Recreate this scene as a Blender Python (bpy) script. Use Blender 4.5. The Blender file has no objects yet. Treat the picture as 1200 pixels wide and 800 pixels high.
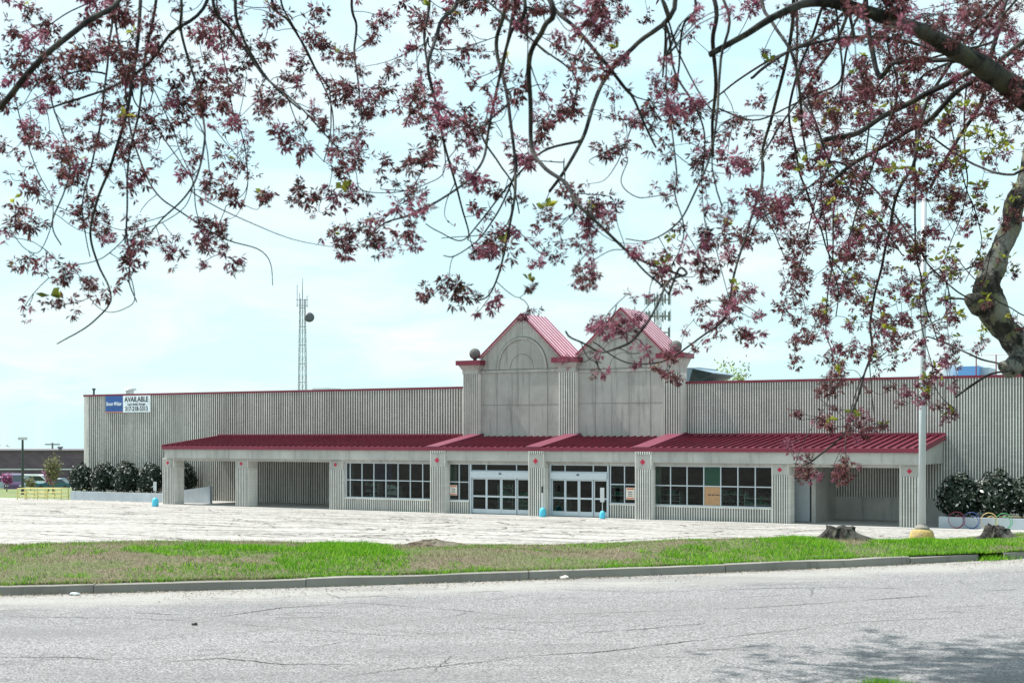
import bpy, math, random
from mathutils import Vector, noise, Matrix
random.seed(7)
R = math.radians
F_PX, CX, HY = 1600.0, 600.0, 514.0
scene = bpy.context.scene
col = scene.collection

# ------------------------------------------------------------------ helpers
class MB:
    def __init__(self): self.v = []; self.f = []; self.m = []
    def quad(self, a, b, c, d, mi=0):
        n = len(self.v); self.v += [tuple(a), tuple(b), tuple(c), tuple(d)]; self.f.append((n, n+1, n+2, n+3)); self.m.append(mi)
    def poly(self, pts, mi=0):
        n = len(self.v); self.v += [tuple(p) for p in pts]; self.f.append(tuple(range(n, n+len(pts)))); self.m.append(mi)
    def box(self, x0, x1, y0, y1, z0, z1, mi=0):
        n = len(self.v)
        self.v += [(x0,y0,z0),(x1,y0,z0),(x1,y1,z0),(x0,y1,z0),(x0,y0,z1),(x1,y0,z1),(x1,y1,z1),(x0,y1,z1)]
        for q in ((0,3,2,1),(4,5,6,7),(0,1,5,4),(1,2,6,5),(2,3,7,6),(3,0,4,7)):
            self.f.append(tuple(n+i for i in q)); self.m.append(mi)
    def hexa(self, P, mi=0):          # 8 points, bottom 4 then top 4
        n = len(self.v); self.v += [tuple(p) for p in P]
        for q in ((0,3,2,1),(4,5,6,7),(0,1,5,4),(1,2,6,5),(2,3,7,6),(3,0,4,7)):
            self.f.append(tuple(n+i for i in q)); self.m.append(mi)
    def prism(self, poly, y0, y1, mi=0):      # polygon in (x,z), extruded along y
        n = len(self.v); k = len(poly)
        self.v += [(x, y0, z) for x, z in poly] + [(x, y1, z) for x, z in poly]
        self.f.append(tuple(range(n, n+k))); self.m.append(mi)
        self.f.append(tuple(range(n+2*k-1, n+k-1, -1))); self.m.append(mi)
        for i in range(k):
            j = (i+1) % k
            self.f.append((n+i, n+k+i, n+k+j, n+j)); self.m.append(mi)
    def tube(self, pts, radii, sides=6, mi=0, cap=True, bump=0.0):
        pts = [Vector(p) for p in pts]
        if len(pts) < 2: return
        n0 = len(self.v); up = Vector((0.13, 0.21, 0.97)).normalized(); prev = None
        for i, p in enumerate(pts):
            d = (pts[min(i+1, len(pts)-1)] - pts[max(i-1, 0)])
            if d.length < 1e-9: d = Vector((0,0,1))
            d.normalize()
            if prev is None:
                a = d.cross(up)
                if a.length < 1e-3: a = d.cross(Vector((1,0,0)))
            else: a = prev - d*prev.dot(d)
            if a.length < 1e-6: a = d.cross(Vector((1,0,0)))
            a.normalize(); b = d.cross(a); prev = a
            r = radii[i] if hasattr(radii, '__len__') else radii
            for k in range(sides):
                t = 2*math.pi*k/sides
                rr = r
                if bump: rr = r*(1+bump*noise.noise(Vector((p.x*9+math.cos(t)*1.3, p.y*9+math.sin(t)*1.3, p.z*9))))
                self.v.append(tuple(p + a*math.cos(t)*rr + b*math.sin(t)*rr))
        for i in range(len(pts)-1):
            for k in range(sides):
                k2 = (k+1) % sides
                self.f.append((n0+i*sides+k, n0+i*sides+k2, n0+(i+1)*sides+k2, n0+(i+1)*sides+k)); self.m.append(mi)
        if cap:
            self.f.append(tuple(n0+k for k in range(sides))[::-1]); self.m.append(mi)
            e = n0+(len(pts)-1)*sides
            self.f.append(tuple(e+k for k in range(sides))); self.m.append(mi)
    def lathe(self, c, prof, sides=16, mi=0):   # prof: (r,z)
        n0 = len(self.v)
        for r, z in prof:
            for k in range(sides):
                t = 2*math.pi*k/sides
                self.v.append((c[0]+r*math.cos(t), c[1]+r*math.sin(t), c[2]+z))
        for i in range(len(prof)-1):
            for k in range(sides):
                k2 = (k+1) % sides
                self.f.append((n0+i*sides+k, n0+i*sides+k2, n0+(i+1)*sides+k2, n0+(i+1)*sides+k)); self.m.append(mi)
        self.f.append(tuple(n0+k for k in range(sides))[::-1]); self.m.append(mi)
        e = n0+(len(prof)-1)*sides
        self.f.append(tuple(e+k for k in range(sides))); self.m.append(mi)
    def ribs(self, x0, x1, z0, z1, w, pitch, depth, mi=0, back=None, duty=0.5, caps=True):
        """fluted face: ridges stand out towards -y of plane w"""
        n = max(1, round((x1-x0)/pitch)); p = (x1-x0)/n; e = 0.10*p
        prof = []
        g = p*(1-duty)/2
        for i in range(n):
            a = x0+i*p
            prof += [(a, w), (a+g-e/2, w), (a+g+e/2, w-depth), (a+p-g-e/2, w-depth), (a+p-g+e/2, w)]
        prof.append((x1, w))
        k = len(self.v)
        for x, y in prof: self.v += [(x, y, z0), (x, y, z1)]
        for i in range(len(prof)-1):
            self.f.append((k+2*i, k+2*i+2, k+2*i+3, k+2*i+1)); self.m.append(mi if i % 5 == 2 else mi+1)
    def ribs_side(self, x, y0, y1, z0, z1, pitch, depth, sgn, mi=0):
        n = max(1, round((y1-y0)/pitch)); p = (y1-y0)/n; g = p/4
        prof = []
        for i in range(n):
            a = y0+i*p
            prof += [(a, x), (a+g*0.8, x), (a+g*1.2, x+sgn*depth), (a+p-g*1.2, x+sgn*depth), (a+p-g*.8, x)]
        prof.append((y1, x)); k = len(self.v)
        for y, xx in prof: self.v += [(xx, y, z0), (xx, y, z1)]
        for i in range(len(prof)-1):
            self.f.append((k+2*i, k+2*i+2, k+2*i+3, k+2*i+1)); self.m.append(mi)
    def build(self, name, mats, parent=None, smooth=False):
        me = bpy.data.meshes.new(name); me.from_pydata(self.v, [], self.f)
        if not isinstance(mats, (list, tuple)): mats = [mats]
        for m in mats: me.materials.append(m)
        if len(mats) > 1: me.polygons.foreach_set('material_index', self.m)
        if smooth: me.polygons.foreach_set('use_smooth', [True]*len(self.f))
        me.update()
        o = bpy.data.objects.new(name, me); col.objects.link(o)
        if parent: o.parent = parent
        return o

def tag(o, label=None, cat=None, group=None, kind=None):
    if label: o['label'] = label
    if cat: o['category'] = cat
    if group: o['group'] = group
    if kind: o['kind'] = kind
    return o
def empty(name, loc=(0,0,0), rz=0.0):
    o = bpy.data.objects.new(name, None); col.objects.link(o); o.location = loc; o.rotation_euler = (0,0,rz); o.empty_display_size = .3
    return o
def P(px, py, Y): return Vector(((px-CX)/F_PX*Y, Y, (HY-py)/F_PX*Y))
TH = R(29.2); CT, ST = math.cos(TH), math.sin(TH)
D0, ZB = 82.0, -4.56
def S(px, w=0.0):
    t = (px-CX)/F_PX
    return (t*(D0+CT*w) - ST*w)/(CT+ST*t)
def DY(px, w=0.0): return D0 - ST*S(px, w) + CT*w
def Z(px, py, w=0.0): return (HY-py)/F_PX*DY(px, w) - ZB      # local height over the base
def LW(s, w, z=0.0): return Vector((s*CT+w*ST, D0-s*ST+w*CT, ZB+z))

# ------------------------------------------------------------------ materials
def mat(name):
    m = bpy.data.materials.new(name); m.use_nodes = True
    nt = m.node_tree; b = nt.nodes['Principled BSDF']
    return m, nt, b
def N(nt, typ, **kw):
    n = nt.nodes.new(typ)
    for k, v in kw.items():
        if k in n.inputs.keys(): n.inputs[k].default_value = v
        else: setattr(n, k, v)
    return n
def ramp(nt, stops, src=None, interp='LINEAR'):
    r = nt.nodes.new('ShaderNodeValToRGB'); r.color_ramp.interpolation = interp
    el = r.color_ramp.elements
    while len(el) < len(stops): el.new(0.5)
    for e, (p, c) in zip(el, stops):
        e.position = p; e.color = (c, c, c, 1) if isinstance(c, (int, float)) else (*c, 1)
    if src: nt.links.new(src, r.inputs[0])
    return r
def mix(nt, f, a, b, mode='MIX'):
    n = nt.nodes.new('ShaderNodeMix'); n.data_type = 'RGBA'; n.blend_type = mode
    for i, s in ((0, f), (6, a), (7, b)):
        if hasattr(s, 'is_output'): nt.links.new(s, n.inputs[i])
        else: n.inputs[i].default_value = s if i == 0 else (*s, 1)
    return n.outputs[2]
def math_(nt, op, a, b=0.0, c=None):
    n = nt.nodes.new('ShaderNodeMath'); n.operation = op
    for i, s in enumerate((a, b) if c is None else (a, b, c)):
        if hasattr(s, 'is_output'): nt.links.new(s, n.inputs[i])
        else: n.inputs[i].default_value = s
    return n.outputs[0]
def coords(nt, scale=(1,1,1), rot=0.0, obj=True):
    t = N(nt, 'ShaderNodeTexCoord'); mp = N(nt, 'ShaderNodeMapping')
    mp.inputs['Scale'].default_value = scale; mp.inputs['Rotation'].default_value = (0,0,rot)
    nt.links.new(t.outputs['Object'], mp.inputs[0]); return mp.outputs[0]
def noise_(nt, vec, scale, detail=4.0, rough=.6, dist=0.0):
    n = N(nt, 'ShaderNodeTexNoise', Scale=scale, Detail=detail, Roughness=rough, Distortion=dist)
    nt.links.new(vec, n.inputs['Vector']); return n.outputs['Fac']
def bump(nt, b, h, strength=.4, dist=.02):
    n = N(nt, 'ShaderNodeBump', Strength=strength, Distance=dist); nt.links.new(h, n.inputs['Height']); nt.links.new(n.outputs[0], b.inputs['Normal'])
def plain(name, c, rough=.6, metal=0.0, var=.15, vs=3.0, spec=.5):
    m, nt, b = mat(name); v = coords(nt)
    f = noise_(nt, v, vs)
    o = mix(nt, f, tuple(x*(1-var) for x in c), tuple(min(1, x*(1+var)) for x in c))
    nt.links.new(o, b.inputs['Base Color']); b.inputs['Roughness'].default_value = rough; b.inputs['Metallic'].default_value = metal
    b.inputs['Specular IOR Level'].default_value = spec
    return m

def block_mat(name, base, joint=0.203, stain=.5, jointx=0.0, spots=.0):
    m, nt, b = mat(name); v = coords(nt)
    big = noise_(nt, coords(nt, (.35, .35, .12)), 1.0, 6, .62)
    streak = noise_(nt, coords(nt, (2.2, 2.2, .18)), 1.0, 5, .65)
    fine = noise_(nt, v, 26.0, 3, .7)
    blk = N(nt, 'ShaderNodeTexWhiteNoise', noise_dimensions='2D')
    sx = N(nt, 'ShaderNodeSeparateXYZ'); nt.links.new(v, sx.inputs[0])
    row = math_(nt, 'FLOOR', math_(nt, 'DIVIDE', sx.outputs[2], joint))
    colx = math_(nt, 'FLOOR', math_(nt, 'ADD', math_(nt, 'DIVIDE', sx.outputs[0], .406), math_(nt, 'MULTIPLY', row, .5)))
    cx = N(nt, 'ShaderNodeCombineXYZ'); nt.links.new(colx, cx.inputs[0]); nt.links.new(row, cx.inputs[1]); nt.links.new(cx.outputs[0], blk.inputs['Vector'])
    c = mix(nt, ramp(nt, [(.32, 0), (.68, 1)], big).outputs[0], tuple(x*.78 for x in base), tuple(min(1, x*1.12) for x in base))
    c = mix(nt, ramp(nt, [(.25, stain), (.5, 0)], streak).outputs[0], c, (.16, .155, .14))
    c = mix(nt, math_(nt, 'MULTIPLY', blk.outputs['Value'], .22), c, tuple(x*.55 for x in base))
    c = mix(nt, math_(nt, 'MULTIPLY', fine, .30), c, tuple(x*.5 for x in base))
    fr = math_(nt, 'FRACT', math_(nt, 'DIVIDE', sx.outputs[2], joint))
    jm = math_(nt, 'LESS_THAN', fr, .07)
    c = mix(nt, math_(nt, 'MULTIPLY', jm, .25), c, tuple(x*.45 for x in base))
    nt.links.new(c, b.inputs['Base Color']); b.inputs['Roughness'].default_value = .92
    b.inputs['Specular IOR Level'].default_value = .2
    bump(nt, b, fine, .35, .01)
    return m
def concrete_mat(name, base, stain=.5, sc=1.0):
    m, nt, b = mat(name); v = coords(nt)
    big = noise_(nt, coords(nt, (.5*sc,.5*sc,.5*sc)), 1.0, 8, .65)
    streak = noise_(nt, coords(nt, (3.0*sc,3.0*sc,.25*sc)), 1.0, 6, .7)
    fine = noise_(nt, v, 30.0, 3, .7)
    c = mix(nt, ramp(nt, [(.3, 0), (.7, 1)], big).outputs[0], tuple(x*.75 for x in base), tuple(min(1,x*1.12) for x in base))
    c = mix(nt, ramp(nt, [(.25, stain), (.48, 0)], streak).outputs[0], c, tuple(x*.42 for x in base))
    c = mix(nt, math_(nt, 'MULTIPLY', fine, .25), c, tuple(x*.55 for x in base))
    nt.links.new(c, b.inputs['Base Color']); b.inputs['Roughness'].default_value = .9; b.inputs['Specular IOR Level'].default_value = .25
    bump(nt, b, fine, .3, .01)
    return m

M = {}
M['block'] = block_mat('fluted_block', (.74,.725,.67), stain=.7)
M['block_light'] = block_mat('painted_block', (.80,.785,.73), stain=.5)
M['groove'] = block_mat('shaded_block_groove', (.30,.30,.28), stain=.5)  # rib shade put into the colour: grooves darker than the ridge faces
M['concrete'] = concrete_mat('facade_concrete', (.43,.425,.395), 1.0)
M['beam'] = concrete_mat('beam_concrete', (.47,.465,.435), .8)
M['planter'] = concrete_mat('planter_concrete', (.50,.55,.59), .35)
M['kerb'] = concrete_mat('kerb_concrete', (.25,.24,.21), .7, 1.3)
M['joint'] = plain('joint_sealant', (.17,.165,.15), .9)
M['red'] = plain('red_metal', (.125,.009,.026), .45, 0.0, .45, .8)
M['red_trim'] = plain('red_trim_metal', (.175,.013,.036), .45, 0.0, .35, .9)
M['red_bright'] = plain('glare_red_metal', (.72,.42,.48), .3, 0.0, .25, 1.5)  # sky glare on the gable roof panels put into a pale base colour
M['pink_flash'] = plain('faded_red_flashing', (.17,.03,.06), .45, 0, .2, 2.0)
M['white'] = plain('white_paint', (.72,.75,.76), .4, 0, .12, 4.0)
M['frame'] = plain('aluminium_frame', (.50,.56,.60), .4, .2, .12, 6.0)
M['dark'] = plain('dark_void', (.03,.035,.035), .8)
M['door'] = plain('painted_steel_door', (.34,.38,.40), .5, 0, .15, 3.0)
M['diamond'] = plain('red_diamond_paint', (.42,.012,.05), .5)
M['blue_sign'] = plain('blue_banner', (.02,.09,.30), .5)
M['white_sign'] = plain('white_banner', (.78,.85,.88), .5, 0, .05)
M['ink'] = plain('black_ink', (.02,.02,.025), .6)
M['blue_plastic'] = plain('sky_blue_plastic', (.08,.52,.70), .35, 0, .1)
M['galv'] = plain('galvanised_steel', (.50,.53,.55), .45, .35, .15, 5.0)
M['pole'] = plain('pale_painted_pole', (.44,.48,.50), .45, .1, .1, 2.0)
M['hvac'] = plain('grey_blue_sheet_metal', (.26,.35,.42), .45, .2, .12, 1.0)
M['hvac_dark'] = plain('dark_grille', (.03,.045,.045), .6)
M['bluebox'] = plain('blue_sheet_metal', (.10,.27,.55), .5, 0, .1)
M['ball'] = concrete_mat('ball_stone', (.15,.145,.14), .8, 3.0)
M['yellow'] = plain('yellow_rail_paint', (.58,.50,.16), .5)
M['steel_far'] = plain('tower_steel', (.20,.21,.22), .5, .3)
M['dish'] = plain('dish_grey', (.09,.095,.11), .5)
M['tyre'] = plain('tyre_rubber', (.02,.02,.02), .8)
M['cardboard'] = plain('brown_cardboard', (.42,.25,.13), .85, 0, .25, 8.0)
M['poster'] = plain('white_paper', (.70,.66,.60), .6)
M['orange'] = plain('orange_print', (.60,.20,.10), .6)
M['green_in'] = plain('green_shop_fitting', (.05,.30,.20), .6)
M['teal_in'] = plain('pale_green_board', (.08,.26,.20), .6)
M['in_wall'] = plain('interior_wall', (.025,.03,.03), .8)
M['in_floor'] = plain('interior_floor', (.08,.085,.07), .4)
M['blue_in'] = plain('blue_shop_panel', (.03,.06,.30), .6)

def glass_mat(name, tint=(.42,.52,.48), cover=0.0):
    m, nt, b = mat(name); nt.nodes.remove(b)
    out = [n for n in nt.nodes if n.type == 'OUTPUT_MATERIAL'][0]
    tr = N(nt, 'ShaderNodeBsdfTransparent'); tr.inputs[0].default_value = (*tint, 1)
    gl = N(nt, 'ShaderNodeBsdfGlossy', Roughness=.03); gl.inputs[0].default_value = (.9,.95,.95,1)
    fr = N(nt, 'ShaderNodeFresnel', IOR=1.5)
    mx = N(nt, 'ShaderNodeMixShader'); nt.links.new(math_(nt, 'MULTIPLY', fr.outputs[0], .62), mx.inputs[0]); nt.links.new(tr.outputs[0], mx.inputs[1]); nt.links.new(gl.outputs[0], mx.inputs[2])
    nt.links.new(mx.outputs[0], out.inputs[0]); return m
M['glass'] = glass_mat('window_glass')
M['car_glass'] = plain('car_glass', (.03,.045,.05), .05)

def asphalt_mat(name, lo, hi, grain, crack_scale, rot, stretch, crack_w, crack_str, warm=(1,1,1), gcontrast=.5, dirt=0.0):
    m, nt, b = mat(name); v = coords(nt)
    g1 = noise_(nt, v, grain, 2, .8); g2 = noise_(nt, v, grain*.31, 3, .7)
    big = noise_(nt, coords(nt, (.25*stretch,.6,.4), rot), 1.0, 7, .65)
    c = mix(nt, ramp(nt, [(.3,0),(.7,1)], big).outputs[0], tuple(lo*w for w in warm), tuple(hi*w for w in warm))
    c = mix(nt, ramp(nt, [(.36, gcontrast),(.5, 0)], g1).outputs[0], c, tuple(lo*.32*w for w in warm))
    c = mix(nt, ramp(nt, [(.52, 0),(.66, gcontrast*.8)], g1).outputs[0], c, tuple(min(1,hi*1.7*w) for w in warm))
    c = mix(nt, ramp(nt, [(.3, gcontrast*.5),(.5, 0)], g2).outputs[0], c, tuple(lo*.5*w for w in warm))
    # cracks: winding contour lines of two stretched noises, broken up by a third
    for k, (s, st) in enumerate(((crack_scale, stretch), (crack_scale*2.3, stretch*.8), (crack_scale*.55, stretch*.5))):
        cv = coords(nt, (s*st, s, s), rot + (.0, .12, -.1)[k])
        f = noise_(nt, cv, 1.0, 5, .55, .25)
        d = math_(nt, 'ABSOLUTE', math_(nt, 'SUBTRACT', f, .5))
        line = ramp(nt, [(crack_w*.5, 1), (crack_w, 0)], d).outputs[0]
        br = ramp(nt, [(.45,0),(.58,1)], noise_(nt, coords(nt, (.5,.9,1), rot+k), 1.3, 3, .6)).outputs[0]
        c = mix(nt, math_(nt, 'MULTIPLY', math_(nt, 'MULTIPLY', line, br), crack_str), c, (.03,.03,.028))
    if dirt:
        sx = N(nt, 'ShaderNodeSeparateXYZ'); nt.links.new(v, sx.inputs[0]); X_, Y_ = sx.outputs[0], sx.outputs[1]
        ky = math_(nt, 'ADD', math_(nt, 'ADD', math_(nt, 'MULTIPLY', X_, .34), math_(nt, 'MULTIPLY', math_(nt, 'MULTIPLY', X_, X_), .01)), 15.9)
        dd = math_(nt, 'SUBTRACT', ky, Y_)                       # metres from the kerb
        wob = noise_(nt, coords(nt, (.8,.8,.8)), 1.2, 6, .7)
        edge = ramp(nt, [(.30, 1), (.62, 0)], math_(nt, 'ADD', math_(nt, 'MULTIPLY', dd, .42), math_(nt, 'MULTIPLY', math_(nt, 'SUBTRACT', wob, .5), .7))).outputs[0]
        c = mix(nt, math_(nt, 'MULTIPLY', edge, .55), c, (.36,.345,.32))
        lane = math_(nt, 'ABSOLUTE', math_(nt, 'SUBTRACT', dd, 3.1))
        lm = ramp(nt, [(.0, .30), (.55, 0)], math_(nt, 'ADD', lane, math_(nt, 'MULTIPLY', math_(nt, 'SUBTRACT', wob, .5), .6))).outputs[0]
        c = mix(nt, lm, c, (.165,.163,.163))
        pt = ramp(nt, [(.52, 0), (.60, .35)], noise_(nt, coords(nt, (.35,.9,1), rot), 1.0, 5, .6)).outputs[0]
        c = mix(nt, pt, c, (.145,.142,.145))
        sp_ = ramp(nt, [(.68, 0), (.72, .6)], noise_(nt, coords(nt, (1,1,1), .3), 5.5, 3, .6)).outputs[0]
        c = mix(nt, sp_, c, (.10,.098,.095))
    nt.links.new(c, b.inputs['Base Color']); b.inputs['Roughness'].default_value = .95; b.inputs['Specular IOR Level'].default_value = .15
    bump(nt, b, g1, .5, .006)
    return m
M['road'] = asphalt_mat('road_asphalt', .20, .245, 58.0, .55, R(-19), .16, .0012, .4, (1.0,.98,.995), .95, 1.0)
M['lot'] = asphalt_mat('lot_asphalt', .30, .38, 4.5, .45, R(29), .22, .006, .7, (1.04,.985,.93), .6)
M['walk'] = concrete_mat('walk_concrete', (.42,.41,.39), .6)

def soil_mat():
    m, nt, b = mat('verge_soil'); v = coords(nt)
    f = noise_(nt, v, 24, 5, .75); g = noise_(nt, v, .9, 5, .6); h = noise_(nt, v, 90, 2, .8)
    c = mix(nt, ramp(nt, [(.35,0),(.65,1)], f).outputs[0], (.065,.055,.038), (.27,.225,.16))
    c = mix(nt, ramp(nt, [(.45,0),(.6,.5)], g).outputs[0], c, (.10,.17,.045))
    c = mix(nt, ramp(nt, [(.35,.6),(.5,0)], h).outputs[0], c, (.05,.045,.03))
    nt.links.new(c, b.inputs['Base Color']); b.inputs['Roughness'].default_value = 1; b.inputs['Specular IOR Level'].default_value = .1
    bump(nt, b, f, .8, .03); return m
M['soil'] = soil_mat()
def field_mat():
    m, nt, b = mat('field_grass'); v = coords(nt)
    f = noise_(nt, v, .35, 6, .7); h = noise_(nt, v, 3, 4, .8)
    c = mix(nt, ramp(nt, [(.35,0),(.65,1)], f).outputs[0], (.10,.19,.03), (.19,.18,.10))
    c = mix(nt, ramp(nt, [(.35,.5),(.5,0)], h).outputs[0], c, (.05,.07,.02))
    nt.links.new(c, b.inputs['Base Color']); b.inputs['Roughness'].default_value = 1; return m
M['field'] = field_mat()

def leafy(name, stops, rough=.6, transl=.35, spec=.3):
    m, nt, b = mat(name); out = [n for n in nt.nodes if n.type == 'OUTPUT_MATERIAL'][0]
    g = N(nt, 'ShaderNodeNewGeometry'); r = ramp(nt, stops, g.outputs['Random Per Island'])
    nt.links.new(r.outputs[0], b.inputs['Base Color']); b.inputs['Roughness'].default_value = rough; b.inputs['Specular IOR Level'].default_value = spec
    if transl > 0:
        t = N(nt, 'ShaderNodeBsdfTranslucent'); nt.links.new(r.outputs[0], t.inputs[0])
        mx = N(nt, 'ShaderNodeMixShader'); mx.inputs[0].default_value = transl
        nt.links.new(b.outputs[0], mx.inputs[1]); nt.links.new(t.outputs[0], mx.inputs[2]); nt.links.new(mx.outputs[0], out.inputs[0])
    return m
M['blossom'] = leafy('blossom_petals', [(0,(.022,.011,.010)),(.3,(.075,.030,.030)),(.6,(.18,.072,.072)),(.85,(.32,.13,.145)),(.96,(.34,.10,.18)),(1,(.30,.22,.11))], .8, .35)
M['blossom_hot'] = leafy('magenta_petals', [(0,(.10,.03,.05)),(.5,(.27,.085,.14)),(1,(.42,.17,.23))], .6, .5)
M['leaf'] = leafy('young_leaves', [(0,(.10,.13,.02)),(.5,(.22,.26,.04)),(1,(.40,.38,.05))], .5, .55)
M['magnolia'] = leafy('magnolia_leaves', [(0,(.008,.016,.010)),(.6,(.016,.032,.018)),(.93,(.025,.04,.024)),(.94,(.45,.46,.43)),(1,(.6,.6,.57))], .5, .0, .25)  # the few pale leaves are glints put into the leaf colour
M['grass'] = leafy('grass_blades', [(0,(.02,.08,.004)),(.35,(.09,.28,.008)),(.8,(.20,.47,.015)),(1,(.42,.62,.06))], .6, .35)
M['straw'] = leafy('dry_grass', [(0,(.09,.08,.03)),(.6,(.30,.27,.15)),(1,(.50,.45,.30))], .8, .2)
M['far_leaf'] = leafy('spring_leaves', [(0,(.10,.16,.03)),(.6,(.26,.34,.08)),(1,(.42,.48,.14))], .7, .3)
M['far_grey'] = leafy('budding_twigs', [(0,(.10,.10,.05)),(.6,(.20,.19,.10)),(1,(.30,.30,.14))], .8, .2)
M['far_pink'] = leafy('redbud_blossom', [(0,(.22,.06,.16)),(1,(.50,.18,.38))], .7, .3)

def bark_mat(name, a, b_, lich):
    m, nt, b = mat(name); v = coords(nt)
    f = noise_(nt, coords(nt, (1,1,.35)), 26, 6, .7); g = noise_(nt, v, 5.5, 5, .65); l = noise_(nt, v, 11, 4, .7)
    c = mix(nt, ramp(nt, [(.35,0),(.65,1)], f).outputs[0], a, b_)
    c = mix(nt, ramp(nt, [(.47,0),(.56,lich)], g).outputs[0], c, (.30,.30,.27))
    c = mix(nt, ramp(nt, [(.54,0),(.62,lich*.8)], l).outputs[0], c, (.16,.17,.05))
    nt.links.new(c, b.inputs['Base Color']); b.inputs['Roughness'].default_value = .95; b.inputs['Specular IOR Level'].default_value = .15
    bump(nt, b, f, .9, .02); return m
M['bark'] = bark_mat('tree_bark', (.016,.015,.013), (.075,.07,.062), .9)
M['bark_dark'] = bark_mat('limb_bark', (.010,.009,.009), (.030,.028,.027), .16)
M['twig'] = bark_mat('twig_bark', (.016,.014,.017), (.05,.045,.047), .15)
M['stump'] = bark_mat('stump_wood', (.008,.0075,.007), (.055,.05,.045), .15)
M['dirt'] = bark_mat('dark_dirt', (.05,.04,.03), (.20,.16,.12), .2)
def base_mat():
    m, nt, b = mat('worn_yellow_concrete'); v = coords(nt)
    f = noise_(nt, v, 7, 6, .75); g = noise_(nt, v, 30, 3, .7)
    c = mix(nt, ramp(nt, [(.38,0),(.6,1)], f).outputs[0], (.28,.22,.12), (.50,.36,.09))
    c = mix(nt, ramp(nt, [(.35,.7),(.5,0)], g).outputs[0], c, (.14,.12,.08))
    nt.links.new(c, b.inputs['Base Color']); b.inputs['Roughness'].default_value = .9; bump(nt, b, g, .6, .02); return m
M['base'] = base_mat()
def brick_far():
    m, nt, b = mat('purple_brown_brick'); v = coords(nt)
    br = N(nt, 'ShaderNodeTexBrick', Scale=1.0); br.inputs['Color1'].default_value = (.12,.085,.115,1); br.inputs['Color2'].default_value = (.19,.135,.17,1); br.inputs['Mortar'].default_value = (.16,.14,.15,1)
    br.inputs['Brick Width'].default_value = .8; br.inputs['Row Height'].default_value = .3; br.inputs['Mortar Size'].default_value = .02
    mp = N(nt, 'ShaderNodeMapping'); mp.inputs['Rotation'].default_value = (R(90),0,0); t = N(nt, 'ShaderNodeTexCoord'); nt.links.new(t.outputs['Object'], mp.inputs[0]); nt.links.new(mp.outputs[0], br.inputs[0])
    f = noise_(nt, v, .25, 5, .65)
    c = mix(nt, f, br.outputs[0], (.09,.06,.085)); nt.links.new(c, b.inputs['Base Color']); b.inputs['Roughness'].default_value = .9; return m
M['brick'] = brick_far()

# ------------------------------------------------------------------ ground, road, lot
def lerp_table(t, x):
    if x <= t[0][0]: return t[0][1]
    for (a, fa), (b, fb) in zip(t, t[1:]):
        if x <= b: return fa+(fb-fa)*(x-a)/(b-a)
    return t[-1][1]
CREST = [(-200,642),(0,641),(150,636.5),(300,637),(400,640),(470,641),(660,641),(760,637),(850,634),(930,631.5),(985,632),(1050,636),(1100,637.5),(1140,633),(1200,627),(1400,618)]
def yc(x):
    if x > 9: return yc(9)+(x-9)*.52
    if x < -9: return yc(-9)+(x+9)*.16
    return 15.9+.34*x+.01*x*x
ROADZ = -1.65
def lot_z(x, y):
    nn = ST*x+CT*y
    base = ZB-.05+.045*max(0.0, CT*D0-nn)
    if nn > 76: base -= min(60.0, .02*max(0, y-108))*.9 if y > 108 else 0
    return min(base, -1.95)
def crest_pt(x):
    y = yc(x)+3.4; px = CX+F_PX*x/y
    return y, -(lerp_table(CREST, px)-HY)/F_PX*y
def sm(t): t = max(0, min(1, t)); return t*t*(3-2*t)
def verge_z(x, y):
    c = yc(x)+.15; yy, zz = crest_pt(x)
    if y <= c: return ROADZ+.10
    if y < yy:
        t = (y-c)/(yy-c); z = (ROADZ+.10)*(1-t)+zz*t
        return z + .11*math.sin(math.pi*t)*(0.6+noise.noise(Vector((x*.7, y*.7, 3))))*1.0 + .02*noise.noise(Vector((x*2.3, y*2.3, 1)))*math.sin(math.pi*t)
    t = (y-yy)/6.0
    zl = lot_z(x, y)-.06
    return zz+(zl-zz)*sm(t)
def ground_z(x, y):
    if y < 8.75: return ROADZ+.0
    if y < yc(x): return ROADZ-.08
    if y < yc(x)+9.5: return verge_z(x, y)-.12
    z = lot_z(x, y)-.10
    if y > 230: z -= (y-230)*.018
    return z
def grid(name, xs, fy, ny, zf, m, kind='structure', smooth=True):
    mb = MB()
    for x in xs:
        y0, y1 = fy(x)
        for j in range(ny+1):
            y = y0+(y1-y0)*j/ny; mb.v.append((x, y, zf(x, y)))
    for i in range(len(xs)-1):
        for j in range(ny):
            a = i*(ny+1)+j; mb.f.append((a, a+ny+1, a+ny+2, a+1)); mb.m.append(0)
    o = mb.build(name, m, None, smooth); tag(o, kind=kind); return o
xs = [-60+.5*i for i in range(241)]
# base terrain
mb = MB()
ax = [-3000,-1500,-700,-350,-200,-140,-100]+[-80+4*i for i in range(36)]+[80,110,160,300,700,1500,3000]
ay = [-300,-100,-30,-8,3,8.70,8.78,11,13]+[15+1.0*i for i in range(30)]+[48,55,65,75,85,95,103,107,110,120,135,155,180,220,300,450,800,1500,3000]
for x in ax:
    for y in ay: mb.v.append((x, y, ground_z(x, y)-(.25 if 8.76 < y < yc(x)+12 else 0)))
for i in range(len(ax)-1):
    for j in range(len(ay)-1):
        a = i*len(ay)+j; mb.f.append((a, a+len(ay), a+len(ay)+1, a+1)); mb.m.append(0)
tag(mb.build('ground', M['field'], None, True), kind='structure')
grid('road', xs, lambda x: (8.8 + .06*math.sin(x*1.7)+.20*math.exp(-((x-2.40)/.16)**2), yc(x)+.02), 6, lambda x, y: ROADZ, M['road'])
grid('grass_verge', [-30+.2*i for i in range(321)], lambda x: (yc(x)+.14, yc(x)+9.5), 44, verge_z, M['soil'])
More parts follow.
